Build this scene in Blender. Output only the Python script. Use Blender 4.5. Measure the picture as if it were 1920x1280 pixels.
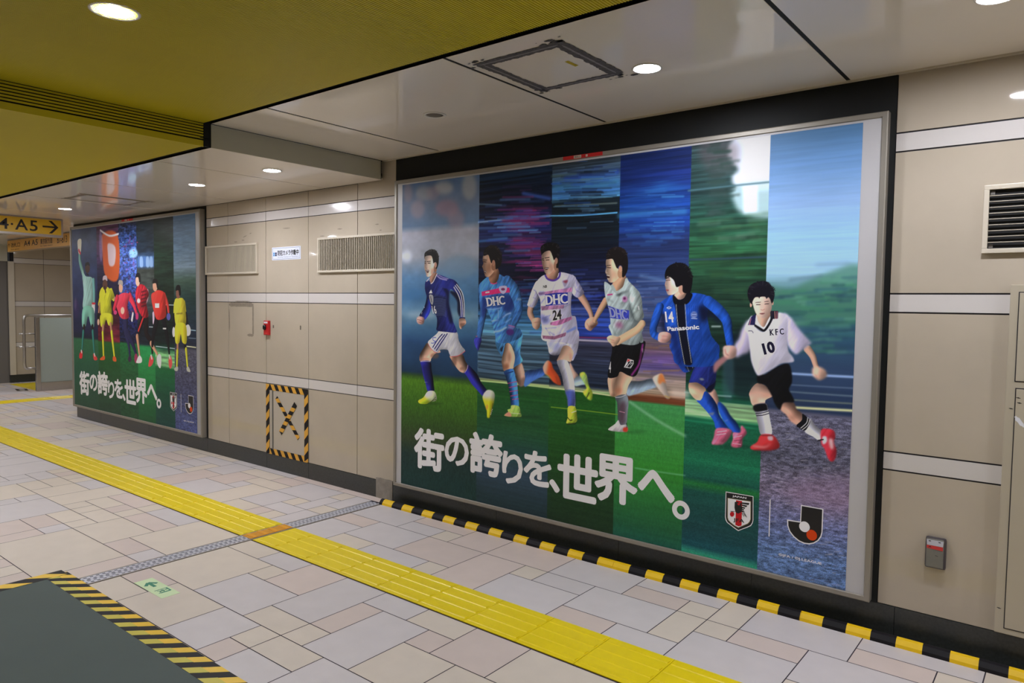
import bpy, bmesh, math, random
import numpy as np
from mathutils import Vector, Matrix

for o in list(bpy.data.objects):
    bpy.data.objects.remove(o, do_unlink=True)
C = bpy.context.scene
COL = C.collection
R = random.Random(7)

# ------------------------------------------------------------------ camera
# world: wall plane y=0, x runs along the wall, floor z=0 (metres)
CAM = (0.0, -3.502, 1.45)
FPX, YAW, PITCH, ROLL = 1342.12, 0.673068, 0.052239, 0.013114
def cam_axes():
    y, p, r = YAW, PITCH, ROLL
    f = Vector((-math.sin(y)*math.cos(p), math.cos(y)*math.cos(p), -math.sin(p)))
    rt = Vector((math.cos(y), math.sin(y), 0.0)); up = rt.cross(f)
    c, s = math.cos(r), math.sin(r)
    return f, c*rt + s*up, -s*rt + c*up
_f, _r, _u = cam_axes()
cd = bpy.data.cameras.new('camera'); cam = bpy.data.objects.new('camera', cd); COL.objects.link(cam)
cam.matrix_world = Matrix(((_r.x, _u.x, -_f.x, CAM[0]), (_r.y, _u.y, -_f.y, CAM[1]), (_r.z, _u.z, -_f.z, CAM[2]), (0, 0, 0, 1)))
cd.sensor_width = 36.0; cd.lens = FPX/1920*36.0; cd.clip_start = 0.05; cd.clip_end = 100
C.camera = cam

# ------------------------------------------------------------------ world, exposure
w = bpy.data.worlds.new('world'); C.world = w; w.use_nodes = True
bg = w.node_tree.nodes['Background']; bg.inputs[0].default_value = (0.9, 0.93, 1.0, 1); bg.inputs[1].default_value = 0.02
C.view_settings.view_transform = 'Standard'; C.view_settings.look = 'None'
C.view_settings.exposure = -0.07; C.view_settings.gamma = 1.0; C.view_settings.use_curve_mapping = False
LAMP = 490.0            # emission strength of the downlight lenses

# ------------------------------------------------------------------ helpers
def s2l(c):
    return tuple((v/12.92 if v <= 0.04045 else ((v+0.055)/1.055)**2.4) for v in c)
def rgb(r, g, b): return s2l((r/255, g/255, b/255)) + (1.0,)

def mat(name, col, rough=0.5, metal=0.0, noise=0.0, nscale=6.0, emit=None, spec=0.5, bump=0.0, bscale=60.0, stretch=None, coat=0.0):
    m = bpy.data.materials.new(name); m.use_nodes = True
    nt = m.node_tree; b = nt.nodes['Principled BSDF']
    b.inputs['Base Color'].default_value = col
    b.inputs['Roughness'].default_value = rough; b.inputs['Metallic'].default_value = metal
    b.inputs['Specular IOR Level'].default_value = spec
    if coat:
        b.inputs['Coat Weight'].default_value = coat; b.inputs['Coat Roughness'].default_value = 0.05
    if emit:
        b.inputs['Emission Color'].default_value = emit[0]; b.inputs['Emission Strength'].default_value = emit[1]
    tc = nt.nodes.new('ShaderNodeTexCoord'); mp = nt.nodes.new('ShaderNodeMapping')
    nt.links.new(tc.outputs['Object'], mp.inputs['Vector'])
    if stretch: mp.inputs['Scale'].default_value = stretch
    if noise > 0:
        n = nt.nodes.new('ShaderNodeTexNoise'); n.inputs['Scale'].default_value = nscale; n.inputs['Detail'].default_value = 6
        n.inputs['Roughness'].default_value = 0.6
        nt.links.new(mp.outputs[0], n.inputs['Vector'])
        mr = nt.nodes.new('ShaderNodeMapRange'); mr.inputs['From Min'].default_value = 0.25; mr.inputs['From Max'].default_value = 0.75
        mr.inputs['To Min'].default_value = 1-noise; mr.inputs['To Max'].default_value = 1+noise
        nt.links.new(n.outputs['Fac'], mr.inputs['Value'])
        mx = nt.nodes.new('ShaderNodeVectorMath'); mx.operation = 'SCALE'
        mx.inputs[0].default_value = col[:3]; nt.links.new(mr.outputs[0], mx.inputs['Scale'])
        nt.links.new(mx.outputs[0], b.inputs['Base Color'])
    if bump > 0:
        n2 = nt.nodes.new('ShaderNodeTexNoise'); n2.inputs['Scale'].default_value = bscale; n2.inputs['Detail'].default_value = 3
        nt.links.new(mp.outputs[0], n2.inputs['Vector'])
        bp = nt.nodes.new('ShaderNodeBump'); bp.inputs['Strength'].default_value = bump; bp.inputs['Distance'].default_value = 0.002
        nt.links.new(n2.outputs['Fac'], bp.inputs['Height']); nt.links.new(bp.outputs[0], b.inputs['Normal'])
    return m

def attr_mat(name, rough=0.5, attr='Col', noise=0.0, nscale=30, spec=0.5):
    m = bpy.data.materials.new(name); m.use_nodes = True
    nt = m.node_tree; b = nt.nodes['Principled BSDF']; b.inputs['Roughness'].default_value = rough
    b.inputs['Specular IOR Level'].default_value = spec
    a = nt.nodes.new('ShaderNodeAttribute'); a.attribute_name = attr
    if noise > 0:
        tc = nt.nodes.new('ShaderNodeTexCoord'); n = nt.nodes.new('ShaderNodeTexNoise'); n.inputs['Scale'].default_value = nscale
        n.inputs['Detail'].default_value = 8; nt.links.new(tc.outputs['Object'], n.inputs['Vector'])
        mr = nt.nodes.new('ShaderNodeMapRange'); mr.inputs['From Min'].default_value = 0.25; mr.inputs['From Max'].default_value = 0.75
        mr.inputs['To Min'].default_value = 1-noise; mr.inputs['To Max'].default_value = 1+noise
        nt.links.new(n.outputs['Fac'], mr.inputs['Value'])
        mx = nt.nodes.new('ShaderNodeVectorMath'); mx.operation = 'SCALE'
        nt.links.new(a.outputs['Color'], mx.inputs[0]); nt.links.new(mr.outputs[0], mx.inputs['Scale'])
        nt.links.new(mx.outputs[0], b.inputs['Base Color'])
    else:
        nt.links.new(a.outputs['Color'], b.inputs['Base Color'])
    return m

class MB:
    """collects faces, then links them as ONE mesh object"""
    def __init__(s): s.v = []; s.f = []; s.mi = []; s.sm = []
    def face(s, pts, mi=0, sm=False):
        n = len(s.v); s.v += [tuple(p) for p in pts]; s.f.append(tuple(range(n, n+len(pts)))); s.mi.append(mi); s.sm.append(sm)
    def box(s, x0, x1, y0, y1, z0, z1, mi=0, bev=0.0):
        if x0 > x1: x0, x1 = x1, x0
        if y0 > y1: y0, y1 = y1, y0
        if z0 > z1: z0, z1 = z1, z0
        if bev > 0:
            bm = bmesh.new(); bmesh.ops.create_cube(bm, size=1)
            for v in bm.verts:
                v.co = Vector(((x0+x1)/2+v.co.x*(x1-x0), (y0+y1)/2+v.co.y*(y1-y0), (z0+z1)/2+v.co.z*(z1-z0)))
            bmesh.ops.bevel(bm, geom=bm.edges[:], offset=min(bev, .49*min(x1-x0, y1-y0, z1-z0)), segments=2, affect='EDGES', profile=0.6)
            s.add_bm(bm, mi); bm.free(); return
        n = len(s.v)
        s.v += [(x0,y0,z0),(x1,y0,z0),(x1,y1,z0),(x0,y1,z0),(x0,y0,z1),(x1,y0,z1),(x1,y1,z1),(x0,y1,z1)]
        for q in ((0,3,2,1),(4,5,6,7),(0,1,5,4),(1,2,6,5),(2,3,7,6),(3,0,4,7)):
            s.f.append(tuple(n+i for i in q)); s.mi.append(mi); s.sm.append(False)
    def add_bm(s, bm, mi=0, sm=False):
        n = len(s.v); bm.verts.index_update()
        s.v += [tuple(v.co) for v in bm.verts]
        for f in bm.faces: s.f.append(tuple(n+v.index for v in f.verts)); s.mi.append(mi); s.sm.append(sm)
    def lathe(s, c, prof, seg=40, axis='z', mi=0, sm=True, scale=(1, 1)):
        """prof: list of (radius, offset along axis)"""
        n = len(s.v)
        for r, h in prof:
            for k in range(seg):
                a = 2*math.pi*k/seg; p = (r*math.cos(a)*scale[0], r*math.sin(a)*scale[1])
                s.v.append((c[0]+p[0], c[1]+p[1], c[2]+h) if axis == 'z' else ((c[0]+p[0], c[1]+h, c[2]+p[1]) if axis == 'y' else (c[0]+h, c[1]+p[0], c[2]+p[1])))
        for i in range(len(prof)-1):
            for k in range(seg):
                k2 = (k+1) % seg
                s.f.append((n+i*seg+k, n+i*seg+k2, n+(i+1)*seg+k2, n+(i+1)*seg+k)); s.mi.append(mi); s.sm.append(sm)
        for i in (0, len(prof)-1):
            if prof[i][0] > 1e-6:
                s.f.append(tuple(n+i*seg+k for k in range(seg))); s.mi.append(mi); s.sm.append(False)
    def tube(s, pts, r, seg=14, mi=0, sm=True):
        pts = [Vector(p) for p in pts]; n0 = len(s.v); ref = None
        for i, p in enumerate(pts):
            t = (pts[min(i+1, len(pts)-1)]-pts[max(i-1, 0)]).normalized()
            if ref is None: ref = Vector((0, 0, 1)) if abs(t.z) < .9 else Vector((1, 0, 0))
            a = (ref - t*ref.dot(t)).normalized(); b = t.cross(a); ref = a
            for k in range(seg):
                q = 2*math.pi*k/seg; s.v.append(tuple(p + r*(math.cos(q)*a + math.sin(q)*b)))
        for i in range(len(pts)-1):
            for k in range(seg):
                k2 = (k+1) % seg
                s.f.append((n0+i*seg+k, n0+i*seg+k2, n0+(i+1)*seg+k2, n0+(i+1)*seg+k)); s.mi.append(mi); s.sm.append(sm)
        for i in (0, len(pts)-1):
            s.f.append(tuple(n0+i*seg+k for k in range(seg))); s.mi.append(mi); s.sm.append(False)
    def prism(s, pts2, plane, d0, d1, mi=0):
        """extrude a 2D outline; plane 'xz' (depth y), 'xy' (depth z), 'yz' (depth x)"""
        def P(a, b, d): return (a, d, b) if plane == 'xz' else ((a, b, d) if plane == 'xy' else (d, a, b))
        n = len(pts2)
        s.face([P(a, b, d0) for a, b in pts2], mi); s.face([P(a, b, d1) for a, b in pts2][::-1], mi)
        for i in range(n):
            a, b = pts2[i], pts2[(i+1) % n]
            s.face([P(*a, d0), P(*a, d1), P(*b, d1), P(*b, d0)], mi)
    def build(s, name, mats, parent=None, fix=True):
        me = bpy.data.meshes.new(name); me.from_pydata(s.v, [], s.f); me.update()
        if not isinstance(mats, (list, tuple)): mats = [mats]
        for m in mats: me.materials.append(m)
        me.polygons.foreach_set('material_index', s.mi); me.polygons.foreach_set('use_smooth', s.sm)
        if fix:
            bm = bmesh.new(); bm.from_mesh(me); bmesh.ops.remove_doubles(bm, verts=bm.verts, dist=1e-5)
            bmesh.ops.recalc_face_normals(bm, faces=bm.faces); bm.to_mesh(me); bm.free()
        o = bpy.data.objects.new(name, me); COL.objects.link(o)
        if parent is not None: o.parent = parent; o.matrix_parent_inverse = parent.matrix_world.inverted()
        return o

def tag(o, label=None, cat=None, group=None, kind=None):
    if label: o['label'] = label
    if cat: o['category'] = cat
    if group: o['group'] = group
    if kind: o['kind'] = kind
    return o
def thing(name, label, cat, loc=(0, 0, 0), group=None):
    o = bpy.data.objects.new(name, None); COL.objects.link(o); o.location = loc; o.empty_display_size = 0.05
    o.matrix_world = Matrix.Translation(loc)
    return tag(o, label, cat, group)
def struct(o): o['kind'] = 'structure'; return o
def copy_tree(o, loc, label=None):
    c = o.copy(); COL.objects.link(c); c.matrix_world = Matrix.Translation(loc)
    if label: c['label'] = label
    for ch in o.children:
        d = ch.copy(); COL.objects.link(d); d.parent = c; d.matrix_parent_inverse = ch.matrix_parent_inverse.copy()
        for g in ch.children:
            e = g.copy(); COL.objects.link(e); e.parent = d; e.matrix_parent_inverse = g.matrix_parent_inverse.copy()
    return c
def wall_pt(px, py, yp):
    """a point of the photograph -> the point on the upright plane y=yp it shows"""
    d = _f*FPX + _r*(px-960) - _u*(py-640); t = (yp-CAM[1])/d.y
    return (CAM[0]+t*d.x, CAM[2]+t*d.z)

_tc = {}
def text_polys(s, weight=0.0, font=None):
    """flat triangulated letters in the built-in font: vertices (n,2), faces"""
    key = (s, weight)
    if key in _tc: return _tc[key]
    cu = bpy.data.curves.new('t', 'FONT'); cu.body = s; cu.size = 1.0; cu.offset = weight; cu.resolution_u = 3
    cu.fill_mode = 'FRONT'
    ob = bpy.data.objects.new('t', cu); COL.objects.link(ob)
    dg = bpy.context.evaluated_depsgraph_get(); dg.update()
    me = bpy.data.meshes.new_from_object(ob.evaluated_get(dg))
    v = np.array([(q.co.x, q.co.y) for q in me.vertices]); f = [tuple(p.vertices) for p in me.polygons]
    bpy.data.objects.remove(ob); bpy.data.curves.remove(cu); bpy.data.meshes.remove(me)
    _tc[key] = (v, f); return v, f
def add_text(mb, s, org, ux, uy, mi=0, weight=0.0, bold=None):
    """letters placed so their bounding box fills the parallelogram org, org+ux, org+uy"""
    v, f = text_polys(s, weight)
    if not len(v): return
    lo, hi = v.min(0), v.max(0); q = (v-lo)/np.maximum(hi-lo, 1e-6)
    org, ux, uy = Vector(org), Vector(ux), Vector(uy); offs = [(0.0, 0.0)]
    if bold:                                     # heavier strokes: the same letters laid over each other, slightly shifted
        bx_, by_ = bold; q = q*np.array([1-2*bx_, 1-2*by_]) + np.array([bx_, by_])
        offs = [(bx_*math.cos(k*math.pi/4), by_*math.sin(k*math.pi/4)) for k in range(8)] + [(0.0, 0.0)]
    nrm = ux.cross(uy).normalized()*.000012
    for k, (oa, ob) in enumerate(offs):
        n = len(mb.v); mb.v += [tuple(org + ux*float(a+oa) + uy*float(b+ob) + nrm*k) for a, b in q]
        for t in f: mb.f.append(tuple(n+i for i in t)); mb.mi.append(mi); mb.sm.append(False)

# ------------------------------------------------------------------ materials
M = {}
M['wall'] = mat('enamel_beige', rgb(190,178,160), 0.045, noise=0.07, nscale=2.2, spec=0.3, bump=0.012, bscale=3)
M['strip'] = mat('enamel_white', rgb(214,208,204), 0.14, noise=0.02, nscale=3, spec=0.35)
M['joint'] = mat('joint_black', rgb(28,24,34), 0.6, noise=0.1)
M['ceil'] = mat('ceiling_white', rgb(236,227,216), 0.07, noise=0.02, nscale=1.5, spec=0.22, bump=0.01, bscale=2)
M['fascia'] = mat('fascia_grey', rgb(190,188,172), 0.3, noise=0.03, nscale=3)
M['yellow'] = mat('ceiling_yellow', rgb(206,190,6), 0.45, noise=0.06, nscale=1.2, stretch=(1, .25, 1))
M['black'] = mat('black_panel', rgb(22,24,24), 0.55, noise=0.1, nscale=3, spec=.3)
M['granite'] = mat('dark_granite', rgb(52,54,52), 0.3, noise=0.35, nscale=90, bump=0.05, bscale=200)
M['alu'] = mat('aluminium', rgb(158,152,142), 0.5, metal=0.6, noise=0.05, nscale=4)
M['steel'] = mat('stainless', rgb(190,188,186), 0.28, metal=1.0, noise=0.05, nscale=10)
M['tactile'] = mat('tactile_yellow', rgb(238,212,8), 0.35, noise=0.05, nscale=8)
M['orange'] = mat('tactile_orange', rgb(214,146,26), 0.4, noise=0.1, nscale=30)
M['grout'] = mat('grout', rgb(46,38,52), 0.8)
M['mat'] = mat('green_mat', rgb(64,79,75), 0.6, noise=0.08, nscale=3, bump=0.1, bscale=400)
M['hz_y'] = mat('hazard_yellow', rgb(240,196,16), 0.4, noise=0.06, nscale=12)
M['hz_yg'] = mat('hazard_yellow_worn', rgb(206,192,58), 0.45, noise=0.06, nscale=12)
M['hz_k'] = mat('hazard_black', rgb(22,20,24), 0.55, noise=0.2, spec=.25, nscale=20)
M['hz_o'] = mat('hazard_amber', rgb(226,168,58), 0.5, noise=0.05, nscale=20)
M['tile'] = attr_mat('floor_tiles', 0.42, noise=0.035, nscale=9, spec=0.4)
M['cream'] = mat('cream_paint', rgb(206,196,178), 0.35, noise=0.03, nscale=5)
M['dark'] = mat('void_dark', rgb(9,9,10), 0.8)
M['slat'] = mat('grille_slat', rgb(178,168,150), 0.35, noise=0.03)
M['white'] = mat('white_gloss', rgb(226,226,232), 0.3)
M['lens'] = mat('lamp_lens', rgb(240,240,240), 0.4, emit=((0.93, 0.95, 1.04, 1), LAMP))
M['ring'] = mat('lamp_ring', rgb(232,228,222), 0.3)
M['red'] = mat('red_enamel', rgb(196,30,34), 0.35)
M['ink'] = mat('ink_black', rgb(24,22,26), 0.5)
M['concrete'] = mat('concrete', rgb(148,140,130), 0.85, noise=0.22, nscale=22, bump=0.3, bscale=60)
M['glass'] = mat('frosted_glass', rgb(166,178,172), 0.25, noise=0.02, nscale=2)
M['door_grey'] = mat('grey_shutter', rgb(112,108,104), 0.5, noise=0.06, nscale=2)
M['sign_y'] = mat('sign_yellow', rgb(226,186,44), 0.4, noise=0.02)
M['sign_o'] = mat('sign_yellow_far', rgb(206,152,60), 0.4, noise=0.02)
M['residue'] = mat('adhesive_residue', rgb(84,80,82), 0.75, noise=0.5, nscale=45)
M['residue_l'] = mat('adhesive_residue_light', rgb(140,129,114), 0.7, noise=0.15, nscale=40)

ZL, ZH = 2.332, 2.468           # low and high ceiling
XF = -3.998                     # where the ceiling steps down
YY = -1.312                     # edge between white and yellow ceiling
XC = -9.60                      # corner where the wall turns away

# ------------------------------------------------------------------ walls
def panel_wall(name, x0, x1, ztop_fn, seams, y=0.0, gap=0.006, rowgap=0.003, back=0.02, flip=1):
    mb = MB()
    rows = [(0.132, 0.739, 0), (0.739, 0.820, 1), (0.820, 1.435, 0), (1.435, 1.517, 1), (1.517, 2.131, 0), (2.131, 2.212, 1), (2.212, None, 0)]
    xs = [x0] + sorted(s for s in seams if x0 < s < x1) + [x1]
    for a, b in zip(xs[:-1], xs[1:]):
        for z0, z1, k in rows:
            z1_ = ztop_fn((a+b)/2) if z1 is None else z1 - rowgap
            z0_ = z0 + (rowgap if z0 > 0.14 else 0.002)
            mb.box(a + gap/2, b - gap/2, y, y + 0.008*flip, z0_, z1_, k)
    mb.box(x0, x1, y + 0.006*flip, y + back*flip, 0.0, ztop_fn(0) + 0.1, 2)
    return struct(mb.build(name, [M['wall'], M['strip'], M['joint']]))
pitch = 0.6065
seams = [-6.111, -5.504, -4.901, -4.289, -3.683] + [-6.111 - pitch*k for k in range(1, 6)]
panel_wall('wall_front', XC, -3.70, lambda x: ZL if x < XF-.2 else ZH, seams)
seams2 = [-0.672] + [1.2, 2.4]
panel_wall('wall_front', -3.70, 3.2, lambda x: ZH, [-0.672, 1.15, 2.35], rowgap=0.0035)
# wall stub above the step of the ceiling and the return wall at the far corner
mb = MB(); mb.box(XC, XC+0.02, 0.02, 3.2, 0, ZL+.1, 0); struct(mb.build('wall_return', M['wall']))

# wall behind the camera and the one to the right
mb = MB()
for k in range(-7, 2):
    for (z0, z1, m) in ((.132,.736,0),(.742,.817,1),(.823,1.432,0),(1.438,1.514,1),(1.52,2.128,0),(2.134,2.209,1),(2.215,2.47,0)):
        mb.box(k*2.2+.002, k*2.2+2.198, -7.208, -7.2, z0, z1, m)
mb.box(-15.4, 4.4, -7.23, -7.206, 0, 2.6, 2); struct(mb.build('wall_back', [M['wall'], M['strip'], M['joint']]))
mb = MB(); mb.box(3.2, 3.22, -7.2, 0.02, 0, 2.6, 0); struct(mb.build('wall_right', M['wall']))

# black granite baseboards
def baseboard(name, x0, x1, seams=()):
    mb = MB(); xs = [x0] + list(seams) + [x1]
    for a, b in zip(xs[:-1], xs[1:]): mb.box(a + .0008, b - .0008, -0.003, 0.006, 0.0, 0.131, 0, bev=.0015)
    return struct(mb.build(name, M['granite']))
baseboard('baseboard_left', XC + .005, -4.068, [-8.9, -7.7, -6.5, -5.5, -4.9])
baseboard('baseboard_right', -3.884, 3.2, [-2.9, -2.0, -1.24, -.6, 0.25, 1.2, 2.2])
# concrete patch that fills the gap in the baseboard
mb = MB(); mb.prism([(-4.066,0),(-3.886,0),(-3.886,.148),(-3.92,.152),(-3.97,.149),(-4.02,.153),(-4.066,.150)], 'xz', -0.006, 0.006)
struct(mb.build('trim_1', M['concrete']))
mb = MB(); mb.box(-15, 3.2, -7.2, -7.19, 0, .13, 0); struct(mb.build('baseboard_back', M['granite']))

# ------------------------------------------------------------------ floor
X0, U = -2.667, 0.1513; Y0, V = -1.742, 0.1506
def gx(i): return X0 + U*i
def gy(j): return min(Y0 + V*j, 0.0) if j <= 11 else 0.0
G, K, P = (0, 1, 2)
TILES = [ # i0,i1,j0,j1,kind : transcribed around the camera's view
 (0,1,0,1,K),(0,1,1,3,P),(1,3,0,3,G),(3,4,2,3,P),(0,2,3,4,G),(2,4,3,4,K),(4,6,2,4,P),(3,5,0,2,K),(5,8,-1,2,K),(6,10,2,4,K),
 (-2,0,1,4,G),(-2,0,0,1,K),(-1,0,-1,0,K),(-3,-1,-2,0,G),(0,2,-1,0,K),(-1,0,-2,-1,P),(0,2,-3,-1,G),(2,4,-2,0,G),
 (-5,-2,0,2,G),(-5,-4,2,3,K),(-4,-2,2,4,P),(-6,-4,3,4,G),(-8,-5,0,3,K),(-8,-6,3,4,K),(-8,-6,-1,0,P),(-6,-3,-2,0,K),(-8,-6,-3,-1,K),
 (-12,-9,1,4,K),(-12,-10,0,1,P),(-10,-9,0,1,G),(-10,-9,-3,0,P),(-15,-12,0,2,K),(-15,-12,2,3,P),(-15,-12,3,4,G),(-15,-10,-3,0,K),
 (-3,0,7,9,P),(-6,-4,6,7,K),(-4,-1,6,7,G),(-1,0,6,7,K),(-6,-3,7,9,G),(-5,-3,9,10,G),(-3,-2,9,10,K),(-2,0,9,11,P),(-5,-2,10,11,P),(-8,-5,9,11,G),
 (-8,-6,8,9,P),(-8,-6,6,8,G),(0,2,6,9,P),(0,3,9,11,P),(2,3,8,9,K),(2,5,6,8,G),(3,5,8,9,G),(3,6,9,11,G),(5,8,7,9,G),(5,7,6,7,P),(7,9,6,7,G),
 (6,8,9,10,P),(6,9,10,11,G),(8,9,9,10,K),(8,9,7,9,K),(9,10,9,11,K),(9,10,8,9,K),(10,12,8,9,P),(10,13,9,11,G),(9,12,6,8,G),(12,14,6,7,K),
 (12,15,7,9,G),(13,15,9,10,P),(13,16,10,11,G),(15,16,9,10,K),(16,18,9,11,K),(15,17,6,9,G),(14,15,6,7,P)]
mb = MB(); cols = []
TC = {0: rgb(208,201,201), 1: rgb(216,204,190), 2: rgb(212,196,188)}
def tile(x0, x1, y0, y1, k):
    g = 0.0023; c = TC[k]; j = R.uniform(.97, 1.03)
    mb.face([(x0+g, y0+g, 0), (x1-g, y0+g, 0), (x1-g, y1-g, 0), (x0+g, y1-g, 0)]); cols.append(tuple(v*j for v in c[:3]) + (1,))
occ = set()
def used(i0, i1, j0, j1): return any((i, j) in occ for i in range(i0, i1) for j in range(j0, j1))
def put(i0, i1, j0, j1, k):
    for i in range(i0, i1):
        for j in range(j0, j1): occ.add((i, j))
    xa, xb = gx(i0), gx(i1)
    if i1 == -9: xb = -4.014
    if i0 == -8: xa = -3.888
    if xb - xa > .01: tile(xa, xb, gy(j0), gy(j1), k)
IMIN, IMAX, JMIN = -84, 38, -36
for i in range(IMIN, IMAX):
    for j in (4, 5): occ.add((i, j))
for j in range(JMIN, 12): occ.add((-9, j))      # the drain channel takes this column
for t in TILES: put(*t)
sizes = [(3,2),(2,3),(3,3),(2,2),(2,1),(1,2),(1,1),(3,1),(4,2)]
for j in range(JMIN, 11):
    for i in range(IMIN, IMAX):
        if (i, j) in occ: continue
        sz = sizes[:]; R.shuffle(sz)
        for a, b in sz + [(1, 1)]:
            b_ = b if j < 4 else min(b, 11-j)
            if i + a > IMAX or (j < 4 and j + b_ > 4): continue
            if used(i, i+a, j, j+b_): continue
            put(i, i+a, j, j+b_, R.choice([0,0,1,1,2] if a*b > 1 else [1,1,2,0])); break
# strip along the wall foot
x = gx(IMIN)
while x < gx(IMAX):
    L = R.choice([.45,.6,.3])
    tile(x, x+L, gy(11), 0.0, R.choice([0,2,1,0])) if gy(11) < -0.02 else None
    x += L
# area beyond the corner of the wall
for i in range(-84, -47):
    for j in range(0, 14):
        if (i+j) % 2 == 0 or i == -84:
            pass
xx = -15.4
while xx < XC:
    yy = 0.0; L = R.choice([.3,.45,.6])
    while yy < 3.2:
        H_ = R.choice([.15,.3,.3,.45]); tile(xx, min(xx+L, XC), yy, yy+H_, R.choice([0,0,1,2])); yy += H_
    xx += L
nt_ = len(mb.f)
mb.face([(-15.6, -7.3, -.0025), (4.4, -7.3, -.0025), (4.4, 3.3, -.0025), (-15.6, 3.3, -.0025)], 1); cols.append((0,0,0,1))
fl = mb.build('floor', [M['tile'], M['grout']], fix=False); struct(fl)
at = fl.data.color_attributes.new('Col', 'FLOAT_COLOR', 'CORNER')
buf = []
for p, c in zip(fl.data.polygons, cols): buf += list(c)*p.loop_total
at.data.foreach_set('color', buf)

# ------------------------------------------------------------------ ceilings
def ceil_white(name, x0, x1, z, joints, g):
    mb = MB(); xs = [x0] + joints + [x1]
    for a, b in zip(xs[:-1], xs[1:]):
        mb.box(a + (g if a != x0 else 0), b - (g if b != x1 else 0), YY, -0.012, z, z + .012, 0, bev=.0015)
    mb.box(x0+.02, x1-.02, YY+.004, 0.02, z + .03, z + .05, 1)
    for j_ in joints: mb.box(j_-g-.0003, j_+g+.0003, YY+.001, -.013, z+.0018, z+.010, 1)
    return struct(mb.build(name, [M['ceil'], M['dark']]))
ceil_white('ceiling', XF + .004, 3.2, ZH, [-3.425, -2.128, -0.867, 0.394, 1.655], .009)
ceil_white('ceiling', -15.4, XF, ZL, [-14.72,-13.46,-12.2,-10.95,-9.69,-8.43,-7.172,-5.914,-4.674], .006)
mb = MB(); mb.box(-15.6, XC, 0.0, 3.2, ZL, ZL+.012, 0); struct(mb.build('ceiling', M['ceil']))
# trim strips where the ceiling meets the wall
mb = MB(); mb.box(XF+.01, 3.2, -.022, -.001, ZH-.006, ZH+.004, 0); struct(mb.build('trim_2', M['cream']))
# step of the white ceiling
mb = MB(); mb.box(XF - .001, XF + .003, YY, -0.03, ZL - .0005, ZH - .003, 0, bev=.001); mb.box(XF-.004, XF+.012, YY+.01, -.03, ZH+.002, ZH+.006, 1)
mb.box(XF - .002, XF + .003, -0.03, -0.025, ZL, ZH, 1)
struct(mb.build('trim_3', [M['fascia'], M['dark']]))
# ribbed yellow ceiling
def ribbed(name, x0, x1, z, y0, y1, p=.0118, d=.0042):
    mb = MB(); n = int((x1-x0)/p); v = []; f = []
    for k in range(n):
        a = x0 + k*p
        for xx, zz in ((a, z), (a+p*.62, z), (a+p*.70, z+d), (a+p*.92, z+d)):
            v += [(xx, y0, zz), (xx, y1, zz)]
    v += [(x0+n*p, y0, z), (x0+n*p, y1, z)]
    for k in range(len(v)//2-1): f.append((2*k, 2*k+1, 2*k+3, 2*k+2))
    me = bpy.data.meshes.new(name); me.from_pydata(v, [], f); me.materials.append(M['yellow'])
    o = bpy.data.objects.new(name, me); COL.objects.link(o); return struct(o)
YB = YY - .045
ribbed('ceiling', XF + .002, 3.2, ZH - .004, -7.2, YB)
ribbed('ceiling', -15.6, XF - .004, ZL + .002, -7.2, YB)
# black shadow gap between the two ceilings
mb = MB(); mb.box(XF, 3.2, YB - .02, YY + .002, ZH + .045, ZH + .05, 0); mb.box(XF, 3.2, YY, YY+.003, ZH+.001, ZH+.05, 0)
mb.box(-15.6, XF, YB - .02, YY + .002, ZL + .045, ZL + .05, 0); mb.box(-15.6, XF, YY, YY+.003, ZL+.001, ZL+.05, 0)
mb.box(XF - .01, XF + .0, YB, YY + .002, ZL, ZH + .05, 0)
struct(mb.build('trim_4', M['dark']))
# yellow step with louvre slots
mb = MB()
mb.box(XF - .010, XF - .001, -7.2, YB + .002, ZL - .001, 2.366, 0, bev=.001)
zz = 2.370
for k in range(6):
    mb.box(XF - .006, XF - .0005, -7.2, YB, zz + .004, zz + .0135, 0); zz += .0155
mb.box(XF - .022, XF - .018, -7.2, YB, ZL + .03, ZH + .02, 1)
mb.box(XF-.02, XF+.002, YB, YB+.004, ZL, ZH, 1)
struct(mb.build('trim_5', [M['yellow'], M['dark']]))

# ------------------------------------------------------------------ downlights
def make_lamp(label, r=.055):
    t = thing('ceiling_downlight', label, 'ceiling light', (0, 0, 0), 'round downlights in the ceiling')
    mb = MB(); mb.lathe((0, 0, 0), [(r+.008, .001), (r+.009, -.003), (r+.005, -.0055), (r-.001, -.004), (r-.003, .012)], 44)
    mb.f = [f for f in mb.f if len(f) == 4]; mb.mi = mb.mi[:len(mb.f)]; mb.sm = mb.sm[:len(mb.f)]
    mb.build('trim_ring', M['ring'], t, fix=False)
    mb = MB(); mb.lathe((0, 0, 0), [(r-.003, -.0015), (r*.6, -.0035), (.001, -.0045)], 44); mb.build('lens', M['lens'], t)
    return t
L0 = make_lamp('round downlight in the high white ceiling, right of the taped access panel')
L0.matrix_world = Matrix.Translation((-1.508, -.707, ZH))
L1 = copy_tree(L0, (-0.263, -.672, ZH), 'round downlight cut by the top right corner of the photo')
L2 = copy_tree(L0, (-2.727, -2.362, ZH), 'large bright downlight in the ribbed yellow ceiling')
L2.scale = (1.32, 1.32, 1)
copy_tree(L0, (-4.332, -.696, ZL), 'round downlight just left of the pale ceiling step, above the wall grille')
copy_tree(L0, (-5.357, -.685, ZL), 'round downlight above the security notice, in the low white ceiling')
copy_tree(L0, (-7.902, -.694, ZL), 'smallest round downlight, beyond the smudged ceiling panel, near the hanging arrow sign')
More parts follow.
